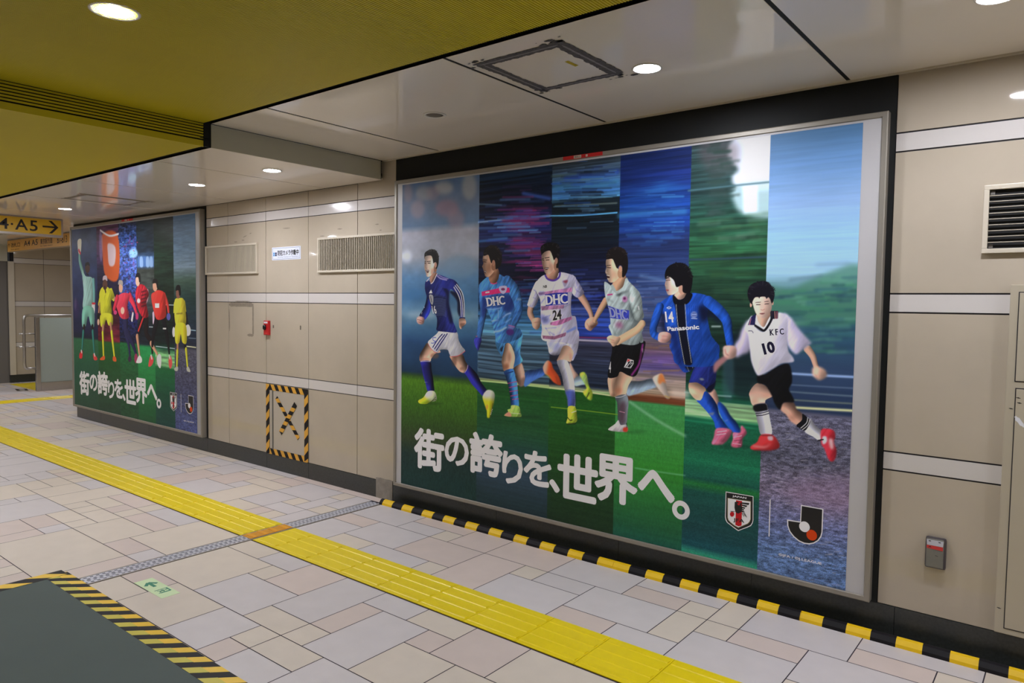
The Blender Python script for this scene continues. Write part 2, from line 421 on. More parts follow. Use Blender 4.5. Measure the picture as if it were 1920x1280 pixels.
for x, y, z, lb in [(.98,-.69,ZH,'round downlight in the white ceiling, first one right of the photo frame'), (2.24,-.69,ZH,'round downlight in the white ceiling, last one right of the photo frame'),  # out-of-view downlights, kept for the light they give
        (-10.4,-.69,ZL,'unseen round downlight in the low white ceiling, just behind the arrow sign'), (-12.9,-.69,ZL,'unseen round downlight in the low white ceiling near the far grey door'),
        (-.2,-2.36,ZH,'round downlight in the yellow ceiling, nearest the camera'), (2.3,-2.36,ZH,'round downlight in the yellow ceiling at the right end wall'),
        (-5.25,-2.6,ZL,'round downlight in the lower yellow ceiling, first after the louvred step'), (-8.0,-2.6,ZL,'round downlight in the lower yellow ceiling, second after the louvred step'),
        (-11.2,-2.36,ZL,'unseen round downlight in the lower yellow ceiling, past the arrow sign'), (-2.727,-4.6,ZH,'added unseen downlight in the yellow ceiling above the green mat'),
        (-.2,-4.6,ZH,'added unseen downlight in the yellow ceiling, behind the camera'), (2.3,-4.6,ZH,'added unseen downlight in the yellow ceiling, in the corner behind the camera'),  # the rearmost row is added for general illumination
        (-5.25,-4.6,ZL,'added unseen downlight in the lower yellow ceiling above the far end of the mat'), (-8.0,-4.6,ZL,'added unseen downlight in the lower yellow ceiling by the back wall, before the arrow sign'),
        (-12.0,1.4,ZL,'unseen round downlight above the stair railing'), (-11.2,-4.6,ZL,'added unseen downlight in the lower yellow ceiling by the back wall, past the arrow sign'), (-13.4,-2.4,ZL,'unseen round downlight before the far end wall')]:
    copy_tree(L0, (x, y, z), lb)

# ceiling speaker
t = thing('ceiling_speaker', 'unlit round speaker grille in the high white ceiling', 'speaker', (-2.794, -.695, ZH))
mb = MB(); mb.lathe((-2.794, -.695, ZH), [(.062, .001), (.063, -.003), (.058, -.0055), (.048, -.0045), (.047, .004)], 44)
mb.f = [f for f in mb.f if len(f) == 4]; mb.mi = mb.mi[:len(mb.f)]; mb.sm = mb.sm[:len(mb.f)]; mb.build('ring', M['ring'], t, fix=False)
m = mat('speaker_mesh', rgb(112,104,94), 0.6, noise=0.5, nscale=600)
mb = MB(); mb.lathe((-2.794, -.695, ZH), [(.048, -.001), (.03, -.003), (.001, -.0035)], 40); mb.build('grille', m, t)

# ------------------------------------------------------------------ tactile paving
SY0, SY1 = -1.132, -0.832
def paving(name, label, x0, x1, y0, y1, along='x', joints=None, mtl=None, dots=False, cat='tactile paving'):
    mb = MB(); L = .3026; xs = joints
    for a, b in zip(xs[:-1], xs[1:]):
        a_, b_ = a+.0012, b-.0012
        if along == 'x':
            mb.box(a_, b_, y0, y1, -.002, .0025, 0, bev=.001)
            for k in range(4):
                yc = y0 + (y1-y0)*(k+.5)/4
                mb.prism([(yc-.0165,.0024),(yc-.011,.0054),(yc+.011,.0054),(yc+.0165,.0024)], 'yz', a_+.007, b_-.007, 0)
        else:
            mb.box(x0, x1, a_, b_, -.002, .0025, 0, bev=.001)
            for k in range(4):
                xc = x0 + (x1-x0)*(k+.5)/4
                mb.prism([(xc-.0165,.0024),(xc-.011,.0070),(xc+.011,.0070),(xc+.0165,.0024)], 'xz', a_+.014, b_-.014, 0)
    return tag(mb.build(name, mtl or M['tactile'], fix=True), label, cat)
jr = [-3.884] + [-3.671 + .3026*k for k in range(0, 23)]
paving('tactile_paving', 'long yellow ribbed guide strip on the floor, from the metal drain to the front right', 0, 0, SY0, SY1, 'x', jr)
jl = [-15.3] + [-4.016 - .3026*k for k in range(37, -1, -1)]
paving('tactile_paving', 'long yellow ribbed guide strip on the floor, from the metal drain to the far left', 0, 0, SY0, SY1, 'x', jl)
paving('tactile_paving', 'narrow yellow strip crossing the floor beyond the left poster, before the railing', -11.80, -11.48, 0, 0, 'y', [SY1+.01 + .3026*k for k in range(0, 14)])
paving('tactile_paving', 'small yellow ribbed patch on the floor at the dark foot of the far wall', 0, 0, .58, 1.5, 'x', [-14.0 + .3026*k for k in range(0, 5)])

# ------------------------------------------------------------------ drain channel
t = thing('drain_channel', 'perforated steel drain cover crossing the floor from the wall foot to the green mat', 'drain', (-3.951, -1.2, 0))
mb = MB()
for a, b in ((-4.012, -4.002), (-3.900, -3.890)): mb.box(a, b, -2.06, -.12, -.002, .003, 0, bev=.0008)
mb.build('side_rail', M['alu'], t)
m = mat('drain_pan', rgb(146,146,156), 0.5); mb = MB(); mb.box(-4.002, -3.900, -2.06, -.12, -.0022, -.0012, 0); mb.build('channel_bed', m, t)
mb = MB(); ms = mat('drain_steel', rgb(205,205,214), 0.3, metal=.2)
def grate(y0, y1):
    n = int(round((y1-y0)/.030))
    for x in (-3.999, -3.9755, -3.9265, -3.903): mb.box(x-.003, x+.003, y0, y1, -.001, .0018, 0)
    for k in range(n+1):
        y = y0 + (y1-y0)*k/n; o = .008
        for q, (xa, xb) in enumerate(((-3.996,-3.978),(-3.973,-3.952),(-3.950,-3.929),(-3.924,-3.906))):
            mb.box(xa, xb, y-.0075 + (o if q % 2 else 0), y+.0075 + (o if q % 2 else 0), -.001, .0016, 0)
grate(-2.04, -1.135); grate(-.829, -.12); mb.build('grating', ms, t)
t = thing('drain_cover', 'orange ribbed cover piece where the yellow guide strip crosses the metal drain', 'drain', (-3.951, -.982, 0))
mb = MB(); mb.box(-3.999, -3.903, -1.132, -.832, .0019, .004, 0, bev=.001)
mb.build('cover_plate', M['orange'], t); mb = MB()
for k in range(4):
    yc = -1.132 + .3*(k+.5)/4; mb.box(-3.999, -3.903, yc-.014, yc+.014, .0035, .0062, 0, bev=.001)
mb.build('ribs', mat('orange_rib', rgb(232,160,30), .4), t)

# ------------------------------------------------------------------ green mat and hazard tape
mb = MB(); mb.prism([(-4.120,-2.115),(3.1,-2.115),(3.1,-7.1),(-4.120,-7.1)], 'xy', .0005, .004); 
tag(mb.build('floor_mat', M['mat']), 'large dark green protective sheet covering the floor at the lower left', 'floor mat')
def tape_x(name, label, x0, x1, y0, y1, z, my, ph, period=.1232, duty=.5, slant=1.0, grp=None):
    """black and yellow tape along x: slanted stripes"""
    mb = MB(); mb.box(x0, x1, y0, y1, z, z+.0005, 1); wdt = y1-y0
    k = -2
    while True:
        a = x0 + ph + k*period; b = a + period*duty; k += 1
        if a > x1: break
        q = [(a, y0), (b, y0), (b+slant*wdt, y1), (a+slant*wdt, y1)]
        q = [(min(max(px, x0), x1), py) for px, py in q]
        if abs(q[0][0]-q[1][0]) + abs(q[2][0]-q[3][0]) < .002: continue
        mb.face([(px, py, z+.0008) for px, py in q], 0)
    return tag(mb.build(name, [my, M['hz_k']], fix=False), label, 'hazard tape', grp)
# stripes anchored at x=-3.083 on the outer line y=-2.155
tape_x('hazard_tape', 'worn yellow and black tape along the edge of the green mat, on its green side', -4.115, 3.1, -2.157, -2.104, .0042, M['hz_yg'], (-3.083+4.115) % .1232)
tape_x('hazard_tape', 'bright yellow and black tape along the edge of the green mat, on its tiled side', -4.155, 3.1, -2.104, -2.050, .0030, M['hz_y'], (-3.083+.053+4.155) % .1232)
mb = MB(); mb.box(-4.198, -4.112, -7.1, -2.062, .0044, .0049, 1)
for k in range(-1, 28):
    y = -2.07 - k*.18
    q = [(-4.198, y-.16), (-4.198, y-.07), (-4.112, y+.03), (-4.112, y-.06)]
    mb.face([(px, min(py, -2.063), .0053) for px, py in q], 0)
tag(mb.build('hazard_tape', [M['hz_y'], M['hz_k']], fix=False), 'yellow and black tape along the short side of the green mat, at the left edge', 'hazard tape')

# ------------------------------------------------------------------ exit marker in the floor
t = thing('exit_marker', 'pale green emergency exit plate with arrow set in the floor beside the hazard tape', 'sign', (-3.59, -1.845, 0))
mb = MB(); mb.box(-3.738, -3.440, -1.890, -1.798, -.001, .0012, 0, bev=.0006); mb.build('plate', mat('glow_green', rgb(216,238,190), .35), t)
mg = mat('exit_green', rgb(52,138,108), .4); mb = MB()
def gm(u, v): return (-3.738 + u*.298, -1.890 + v*.092, .0015)
def cap(a, b, wd):
    a, b = Vector(gm(*a)), Vector(gm(*b)); d = (b-a).normalized(); n = Vector((-d.y, d.x, 0))*wd; zo = Vector((0, 0, .00004*len(mb.f))); mb.face([p+zo for p in (a-n, b-n, b+n, a+n)], 0)
cap((.18,.50),(.31,.20),.009); cap((.18,.50),(.31,.82),.009); cap((.20,.51),(.44,.51),.0085)
mb.build('exit_arrow', mg, t, fix=False); mb = MB()
cap((.62,.20),(.62,.84),.0032); cap((.775,.20),(.775,.84),.0032); cap((.612,.83),(.783,.83),.004); cap((.775,.3),(.775,.84),.006)
cap((.69,.62),(.70,.42),.0055); cap((.70,.44),(.655,.28),.003); cap((.70,.44),(.74,.30),.003); cap((.69,.60),(.645,.50),.0026); cap((.70,.60),(.745,.52),.0026)
mb.lathe(gm(.685,.72), [(.006, 0), (.0001, .0001)], 12)
mb.build('exit_pictogram', mg, t, fix=False)

# ------------------------------------------------------------------ hazard strip on the curb of the right wall
def edge_piece(label, x0, x1, ph):
    t = thing('edge_protector', label, 'edge protector', (x0, -.1, 0), 'striped rubber edge strips along the wall')
    prof = [(-.116, 0), (-.113, .014), (-.098, .032), (-.082, .036), (-.078, .034), (-.078, 0)]
    a = x0
    mk, my = MB(), MB(); p = ph
    cuts = [x0]; k = math.floor((x0-ph)/.1)
    segs = []
    while ph + .1*k < x1:
        s0, s1 = max(x0, ph+.1*k), min(x1, ph+.1*(k+1))
        if s1 - s0 > .001: segs.append((s0, s1, k % 2 == 0))
        k += 1
    for s0, s1, yel in segs: mk.prism(prof, 'yz', s0+ (.0008 if s0 == x0 else 0), s1 - (.0008 if s1 == x1 else 0), 1 if yel else 0)
    mk.build('striped_strip', [M['hz_k'], M['hz_y']], t)
mb = MB(); mb.box(-3.905, 3.2, -.078, -.003, 0, .004, 0); struct(mb.build('trim_9', M['granite']))
edge_piece('first striped yellow and black edge strip, starting at the metal drain', -3.905, -2.97, -3.872)
edge_piece('second striped edge strip from the drain, below the left half of the poster', -2.97, -1.972, -3.872)
edge_piece('third striped edge strip from the drain, below the right half of the poster', -1.972, -.97, -1.972)
edge_piece('fourth striped edge strip from the drain, below the grey wall box', -.97, .03, -1.972)
edge_piece('last striped edge strip, below the wall cabinet at the right edge', .03, 1.03, -1.972)

# ------------------------------------------------------------------ wall grilles
def vert_grille(label, x0, x1, z0, z1, n, slw, recess, parts=True):
    t = thing('ventilation_grille', label, 'air vent', ((x0+x1)/2, 0, z0)); f = .017
    mb = MB()
    for b in ((x0,x1,z0,z0+f),(x0,x1,z1-f,z1),(x0,x0+f,z0+f,z1-f),(x1-f,x1,z0+f,z1-f)): mb.box(b[0], b[1], -.020, 0, b[2], b[3], 0, bev=.002)
    mb.build('frame', M['cream'], t)
    mb = MB(); mb.box(x0+f, x1-f, -.0012, -.0002, z0+f, z1-f, 0); mb.build('back_plate', M['dark'], t)
    mb = MB(); 
    for k in range(n):
        xc = x0 + f + (x1-x0-2*f)*(k+.5)/n
        mb.prism([(xc-slw/2, -.014), (xc+slw/2, -.014), (xc+slw/2+recess*.3, -.0015), (xc-slw/2+recess*.3, -.0015)], 'xy', z0+f, z1-f, 0)
    mb.build('slats', M['slat'], t); return t
vert_grille('beige louvred wall grille with closely set pale slats, beside the left poster', -6.485, -5.615, 1.686, 1.952, 44, .0135, .001)
vert_grille('beige louvred wall grille with dark gaps, beside the left edge of the large poster', -4.76, -3.832, 1.677, 1.951, 42, .0092, -.012)
t = thing('ventilation_grille', 'wall grille with horizontal pale bars over a black opening at the right edge', 'air vent', (-.1, 0, 1.68))
x0, x1, z0, z1, f = -.337, .33, 1.681, 1.955, .0185; mb = MB()
for b in ((x0,x1,z0,z0+f),(x0,x1,z1-f,z1),(x0,x0+f,z0+f,z1-f),(x1-f,x1,z0+f,z1-f)): mb.box(b[0], b[1], -.020, 0, b[2], b[3], 0, bev=.002)
mb.build('frame', M['cream'], t)
mb = MB(); mb.box(x0+f, x1-f, -.0015, -.0005, z0+f, z1-f, 0); mb.build('back_plate', M['dark'], t)
mb = MB()
for k in range(9):
    z = 1.7245 + k*.0234; mb.box(x0+f, x1-f, -.0185, -.0125, z-.0016, z+.0016, 0, bev=.0006)
mb.build('bars', M['slat'], t)
for z_ in (1.917, 1.703):
    mb = MB(); mb.box(x0+f+.003, x0+f+.018, -.006, -.002, z_, z_+.015, 0, bev=.001); mb.build('clip', M['door_grey'], t)

# ------------------------------------------------------------------ security notice
t = thing('security_notice', 'white and blue Japanese security camera notice on the beige wall', 'sign', (-5.206, 0, 1.79))
mb = MB(); mb.box(-5.408, -5.003, -.003, 0, 1.793, 1.901, 0, bev=.001); mb.build('plate', mat('notice_white', rgb(232,236,250), .3), t)
mb = MB(); y = -.0034
def sn(u, v): return (-5.408+.405*u, y, 1.793+.108*v)
for a, b in ((.07,.095),(.905,.93)):
    mb.face([sn(.03,a), sn(.97,a), sn(.97,b), sn(.03,b)], 3)
for a, b in ((.027,.034),(.966,.973)): mb.face([sn(a,.07), sn(b,.07), sn(b,.93), sn(a,.93)], 3)
for (u, v, k) in ((.045,.47,1),(.115,.47,2),(.045,.32,1),(.115,.32,2)): mb.face([sn(u,v), sn(u+.058,v), sn(u+.058,v+.13), sn(u,v+.13)], k)
add_text(mb, '防犯カメラ作動中', sn(.205,.33), (.405*.735, 0, 0), (0, 0, .108*.43), 0, .0, bold=(.004, .03))
add_text(mb, 'Security Camera in Operation', sn(.205,.15), (.405*.735, 0, 0), (0, 0, .108*.13), 3, .0)
mb.build('lettering', [M['ink'], mat('notice_sky', rgb(96,168,222), .4), mat('notice_navy', rgb(14,34,84), .4), mat('notice_grey', rgb(120,128,160), .4)], t, fix=False)

# ------------------------------------------------------------------ red fire telephone point
t = thing('alarm_box', 'small red emergency box with black knob and white label on the beige wall', 'alarm', (-5.475, 0, 1.155))
mb = MB(); mb.box(-5.510, -5.438, -.024, 0, 1.157, 1.281, 0, bev=.006); mb.build('body', M['red'], t)
mb = MB(); mb.box(-5.500, -5.448, -.0252, -.0235, 1.257, 1.271, 0, bev=.0005); mb.build('label_plate', M['white'], t)
mb = MB(); mb.lathe((-5.485, -.024, 1.223), [(.017, 0), (.016, -.012), (.012, -.015), (.001, -.016)], 26, axis='y', scale=(1,1.4)); mb.box(-5.488, -5.482, -.046, -.038, 1.208, 1.238, 0, bev=.002); kn = mb.build('knob', mat('knob_black', rgb(40,40,44), .25, metal=.4), t)
mb = MB(); mb.box(-5.496, -5.452, -.0253, -.0238, 1.166, 1.176, 0, bev=.0005); mb.build('embossed_strip', mat('red_light', rgb(222,60,60), .35), t)

# screw marks on the wall
for x, z, h in ((-5.397, 1.232, .026), (-5.009, 1.235, .036)):
    mb = MB(); mb.prism([(x-.007, z-h/2), (x+.007, z-h/2), (x+.008, z+h/2*.6), (x+.002, z+h/2), (x-.007, z+h/2*.8)], 'xz', -.0012, .0005)
    tag(mb.build('fixing_plug', mat('plug_grey', rgb(96,88,78), .7), fix=True), 'small grey fixing plug in the wall, %s the red box' % ('just right of' if x < -5.2 else 'farther to the right of'), 'plug')

# ------------------------------------------------------------------ taped access hatch
t = thing('wall_hatch', 'low wall hatch edged and crossed out with black and amber hazard tape', 'hatch', (-5.2, 0, .13))
mb = MB(); mb.box(-5.452, -4.950, -.004, 0, .172, .690, 0, bev=.001); mb.build('door_panel', mat('hatch_beige', rgb(190,180,166), .25, noise=.03, nscale=3), t)
mb = MB(); mb.box(-5.414, -5.396, -.0065, -.0035, .176, .686, 0, bev=.001); mb.build('hinge_edge', mat('hinge_grey', rgb(108,106,102), .4, metal=.3), t)
def band(a, b, wdt, period, duty, ph, slant, y=-.0055, cut=None):
    """striped tape from a to b (xz) on the wall"""
    a, b = Vector(a), Vector(b); L = (b-a).length; d = (b-a)/L; n = Vector((-d.y, d.x))*wdt/2
    mb = MB(); P3 = lambda p, yy: (p.x, yy, p.y)
    mb.face([P3(a-n, y), P3(b-n, y), P3(b+n, y), P3(a+n, y)], 1)
    k = -2
    while k*period + ph < L:
        s0 = k*period + ph; s1 = s0 + period*duty; k += 1
        q = [(s0, -1), (s1, -1), (s1+slant, 1), (s0+slant, 1)]; q = [(min(max(u, 0), L), v) for u, v in q]
        if max(u for u, v in q) - min(u for u, v in q) < .003: continue
        mb.face([P3(a + d*u + n*v, y-.0004) for u, v in q], 0)
    return mb.build('tape_strip', [M['hz_o'], M['hz_k']], t, fix=False)
band((-5.504,.710), (-4.900,.710), .050, .100, .5, .0, -.034)
band((-5.504,.156), (-4.900,.156), .050, .100, .5, .04, -.034, y=-.0056)
band((-5.478,.135), (-5.478,.735), .050, .132, .5, .06, -.050, y=-.0065)
band((-4.926,.135), (-4.926,.735), .052, .132, .5, .10, -.050, y=-.0066)
band((-5.350,.628), (-5.030,.315), .040, .100, .5, -.01, .034, y=-.006)
band((-5.290,.330), (-5.070,.600), .048, .082, .5, .03, -.03, y=-.0072)
for xx_, zz_, ww, hh in ((-5.452,.135,.0,.0),): pass

# ------------------------------------------------------------------ tape residue on wall and ceiling
def ragged(mb, pts, wd, plane, depth, seed, steps=26, mi=0):
    rr = random.Random(seed); a, b = Vector(pts[0]), Vector(pts[1]); d = (b-a); n = Vector((-d.y, d.x)).normalized()
    up, lo = [], []; e = e2 = .9
    for k in range(steps+1):
        u = k/steps; e += (rr.uniform(.6, 1.12)-e)*.45; e2 += (rr.uniform(.6, 1.12)-e2)*.45
        t = 1 if min(u, 1-u)*steps > 1.5 else .5
        up.append(a + d*u + n*wd*.5*e*t); lo.append(a + d*u - n*wd*.5*e2*t)
    for k in range(steps):
        q = [lo[k], lo[k+1], up[k+1], up[k]]
        mb.face([((p.x, depth, p.y) if plane == 'xz' else (p.x, p.y, depth)) for p in q], mi)
def blobs(mb, c, r, n, depth, seed, plane='xy', mi=0):
    rr = random.Random(seed)
    for _ in range(n):
        x = c[0] + rr.uniform(-r, r)*1.4; y = c[1] + rr.uniform(-r, r)*.6; s = rr.uniform(.2, 1)*r*.35
        k = rr.randint(5, 7); an = rr.uniform(0, 6)
        q = [(x + s*1.6*math.cos(an+2*math.pi*i/k)*rr.uniform(.5, 1), y + s*.8*math.sin(an+2*math.pi*i/k)*rr.uniform(.5, 1)) for i in range(k)]
        mb.face([((p[0], depth, p[1]) if plane == 'xz' else (p[0], p[1], depth)) for p in q], mi)
mb = MB()
ragged(mb, ((-6.10,1.412),(-5.70,1.412)), .042, 'xz', -.0004, 1); ragged(mb, ((-5.708,1.42),(-5.708,1.14)), .024, 'xz', -.0006, 2)
ragged(mb, ((-6.10,1.37),(-6.095,1.17)), .018, 'xz', -.0004, 3, 14); ragged(mb, ((-5.80,1.145),(-5.70,1.145)), .028, 'xz', -.0008, 4, 10)
ragged(mb, ((-6.0,1.443),(-5.75,1.443)), .008, 'xz', -.0004, 14, 14)
tag(mb.build('tape_residue', M['residue_l'], fix=False), 'faint square outline of old tape residue on the beige wall, left of the red box', 'adhesive residue', kind='stuff')
mb = MB()
for k, (x, z, s) in enumerate(((-5.86,1.985,.02),(-5.98,1.975,.03),(-5.83,2.01,.03),(-5.74,2.035,.015),(-5.20,2.055,.05),(-4.50,2.01,.03),(-4.07,2.02,.02),(-4.03,1.975,.012),(-4.72,1.966,.03))):
    ragged(mb, ((x-s,z),(x+s,z+s*.4*(1 if k in (2,3) else -.1))), .009, 'xz', -.0004, 20+k, 6)
tag(mb.build('scuff_marks', M['residue_l'], fix=False), 'faint scuffs on the upper beige wall above the two louvred grilles', 'scuff marks', kind='stuff')

def access(label, x0, x1, y0, y1, z, wd, seed, mm, sticker=None):
    t = thing('access_panel', label, 'access panel', ((x0+x1)/2, (y0+y1)/2, z))
    mb = MB(); mb.box(x0, x1, y0, y1, z-.0015, z+.001, 0, bev=.0005); mb.build('panel', M['ceil'], t)
    mb = MB(); zz = z-.0022; o = .012
    ragged(mb, ((x0-.03,y0-o),(x1+.03,y0-o)), wd*1.05, 'xy', zz, seed, 60); ragged(mb, ((x0-.03,y1+o),(x1+.03,y1+o)), wd*.85, 'xy', zz, seed+1, 60)
    ragged(mb, ((x0-o,y0-.03),(x0-o,y1+.03)), wd*1.2, 'xy', zz-.0002, seed+2, 60); ragged(mb, ((x1+o,y0-.05),(x1+o,y1+.03)), wd*1.3, 'xy', zz-.0002, seed+3, 60)
    for c in ((x0-.02,y0-.03),(x1+.0,y0-.05),(x1+.01,y1+.04),(x0-.0,y1+.03)): blobs(mb, c, .05, 14, zz-.0003, seed+int(c[0]*100))
    a = mb.build('tape_residue', mm, t, fix=False); a['kind'] = 'stuff'
    mb = MB(); zz -= .0006
    for (p, q) in (((x0-.02,y0-o),(x1,y0-o)),((x1+o,y0),(x1+o,y1)),((x0-o,y0),(x0-o,y1)),((x0,y1+o),(x1,y1+o))): ragged(mb, (p, q), wd*.22, 'xy', zz, seed+9, 50)
    mb.build('residue_film', mat('residue_grey', rgb(128,124,126), .6, noise=.3, nscale=60), t, fix=False)
    if sticker:
        mb = MB(); mb.face([(p[0], p[1], z-.0024) for p in sticker], 0); mb.build('sticker', mat('sticker_yellow', rgb(190,168,20), .5, noise=.3, nscale=80), t, fix=False)
access('square ceiling access panel outlined in dark smeared tape residue, beside a downlight', -2.035, -1.656, -1.150, -.735, ZH, .056, 31, M['residue'],
       [(-1.745,-.985),(-1.725,-.987),(-1.722,-.912),(-1.742,-.908)])
access('fainter smeared access panel in the low white ceiling above the left poster', -7.07, -6.68, -.96, -.49, ZL, .04, 51, M['residue_l'])

# ------------------------------------------------------------------ grey device on the wall
t = thing('wall_device', 'small grey box with red and white stickers on the wall right of the large poster', 'wall box', (-.45, 0, .345))
mb = MB(); mb.box(-.490, -.412, -.024, 0, .345, .480, 0, bev=.010); mb.build('housing', mat('device_dark', rgb(74,68,72), .5), t)
mb = MB(); mb.box(-.485, -.420, -.030, -.020, .351, .475, 0, bev=.006); mb.build('cover', mat('device_grey', rgb(118,116,108), .45, noise=.06, nscale=30), t)
mb = MB(); mb.prism([(-.482,.447),(-.423,.447),(-.421,.470),(-.484,.470)], 'xz', -.0312, -.0295); mb.build('white_sticker', mat('device_white', rgb(196,196,206), .45), t)
mb = MB(); mb.prism([(-.483,.433),(-.423,.430),(-.423,.446),(-.483,.446)], 'xz', -.0312, -.0295); mb.build('red_sticker', mat('device_red', rgb(206,58,58), .45), t)
mb = MB()
for q in ([(-.476,.463),(-.468,.463),(-.468,.4665),(-.477,.4665)], [(-.440,.463),(-.432,.462),(-.431,.4655),(-.440,.4665)], [(-.478,.436),(-.470,.444),(-.464,.437),(-.471,.439)], [(-.450,.405),(-.440,.403),(-.440,.405),(-.451,.407)]):
    mb = MB(); mb.face([(a, -.0318, b) for a, b in q], 0); mb.build('printed_mark', M['ink'], t, fix=False)

# ------------------------------------------------------------------ wall cabinet at the right edge
t = thing('wall_cabinet', 'tall beige steel wall cabinet with black door seams at the right edge', 'cabinet', (.1, 0, .14))
mc = mat('cabinet_beige', rgb(184,174,154), .3, noise=.04, nscale=3)
mb = MB(); mb.box(-.232, .60, -.030, 0, .141, 1.553, 0, bev=.003); mb.build('body', mc, t)
mb = MB(); mb.box(-.2045, .57, -.0312, -.0298, 1.167, 1.5245, 0); mb.box(-.2005, .57, -.0312, -.0298, .164, 1.143, 0); mb.build('door_gap', M['joint'], t)
mb = MB(); mb.box(-.201, .565, -.0330, -.0305, 1.171, 1.521, 0, bev=.001); mb.build('upper_door', mc, t)
mb = MB(); mb.box(-.197, -.127, -.0330, -.0305, .168, 1.139, 0, bev=.001); d = mb.build('lower_door', mc, t)
mb = MB(); mb.box(-.120, .565, -.0330, -.0305, .168, 1.139, 0, bev=.001); d2 = mb.build('lower_door', mc, t)
mb = MB(); ragged(mb, ((-.196,1.03),(-.165,.99)), .018, 'xz', -.0334, 71, 8); mb.build('paint_scrape', M['white'], t, fix=False)
mb = MB()
for k, (x, z) in enumerate(((-.212,1.06),(-.19,1.105),(-.186,1.085),(-.219,.245))):
    mb = MB(); ragged(mb, ((x-.006,z),(x+.008,z-.002)), .006, 'xz', -.0334, 80+k, 4); mb.build('scratch', M['ink'], t, fix=False)

# ------------------------------------------------------------------ hanging sign with arrow
t = thing('hanging_sign', 'yellow exit sign with 4·A5 and arrow hanging from the low ceiling at the left', 'sign', (-9.05, -1.6, 2.13))
mb = MB(); mb.box(-9.13, -9.03, -2.95, -.318, 2.130, ZL-.001, 0, bev=.004); mb.build('casing', mat('sign_casing', rgb(176,168,160), .35, metal=.2), t)
mb = MB(); mb.box(-9.031, -9.026, -2.93, -.338, 2.155, 2.318, 0, bev=.001); mb.build('face_panel', M['sign_y'], t)
mb = MB(); xs = -9.0252
for s, a, b, zl, zh in (('A', -1.075, -.955, 2.180, 2.296), ('4', -.935, -.842, 2.180, 2.296), ('·', -.824, -.800, 2.226, 2.248), ('A', -.784, -.662, 2.180, 2.296), ('5', -.646, -.570, 2.178, 2.294)):
    add_text(mb, s, (xs, a, zl), (0, b-a, 0), (0, 0, zh-zl), 0, .012)
mb.build('lettering', M['ink'], t, fix=False); mb = MB()
ar = [(-.523,2.229),(-.405,2.229),(-.462,2.168),(-.430,2.168),(-.366,2.238),(-.432,2.306),(-.465,2.306),(-.405,2.248),(-.523,2.248)]
mb.face([(xs, a, b) for a, b in ar], 0)
mb.build('arrow', M['ink'], t, fix=False)
# hanging sign farther back
t = thing('hanging_sign', 'orange-yellow direction sign with small print, partly behind the arrow sign', 'sign', (-11.7, .33, 2.14))
mb = MB(); mb.box(-12.98, -10.3, .30, .36, 2.142, 2.322, 0, bev=.004); mb.box(-12.6,-12.56,.32,.34,2.32,ZL,0); mb.box(-10.8,-10.76,.32,.34,2.32,ZL,0)
mb.build('casing', mat('sign_casing_far', rgb(150,128,96), .4), t)
mb = MB(); mb.box(-12.96, -10.32, .2955, .3005, 2.152, 2.314, 0, bev=.001); mb.build('face_panel', M['sign_o'], t)
mb = MB(); yy = .2945
for s, a, b, zl, zh in (('↑', -12.93, -12.85, 2.215, 2.275), ('改札口', -12.80, -12.42, 2.205, 2.275), ('A4 A5', -12.25, -11.70, 2.205, 2.285), ('東京駅方面', -11.60, -11.15, 2.205, 2.285), ('for Tokyo Station', -11.60, -11.15, 2.17, 2.19), ('Exit gates', -12.80, -12.45, 2.165, 2.185), ('B7-B13', -10.98, -10.64, 2.195, 2.29)):
    mb = MB(); add_text(mb, s, (a, yy, zl), (b-a, 0, 0), (0, 0, zh-zl), 0, .01); mb.build('lettering', [M['ink'], M['white']], t, fix=False)
mb = MB(); mb.box(-10.50, -10.42, .292, .2945, 2.20, 2.28, 0); mb.build('white_plate', M['white'], t)

# ------------------------------------------------------------------ railing with frosted pane beyond the left poster
t = thing('stair_railing', 'stainless railing with frosted glass panel and curved end beyond the left poster', 'railing', (-12.667, .57, 0))
XR = -12.667
mb = MB(); mb.box(XR-.03, XR+.03, .545, .605, 0, 1.150, 0, bev=.006); mb.build('post', M['steel'], t)
mb = MB(); mb.box(XR-.028, XR+.028, .605, 2.6, 0, .135, 0, bev=.004); mb.build('kick_plate', M['steel'], t)
mb = MB(); mb.box(XR-.010, XR+.010, .605, 2.6, .135, 1.140, 0, bev=.002); mb.build('glass_panel', M['glass'], t)
mb = MB(); mb.tube([(XR, 2.6, 1.178), (XR, .47, 1.178), (XR, .425, 1.170), (XR, .405, 1.145), (XR, .398, 1.10), (XR, .398, .43), (XR, .405, .385), (XR, .43, .362), (XR, .47, .358), (XR, .56, .358)], .021)
mb.build('handrail', M['steel'], t)
for z in (.895, .695):
    mb = MB(); mb.tube([(XR, .56, z), (XR, .345, z)], .011, 10); mb.lathe((XR, .345, z), [(.001, -.018), (.014, -.012), (.019, 0), (.014, .012), (.001, .018)], 14)
    mb.build('cross_pin', M['steel'], t)

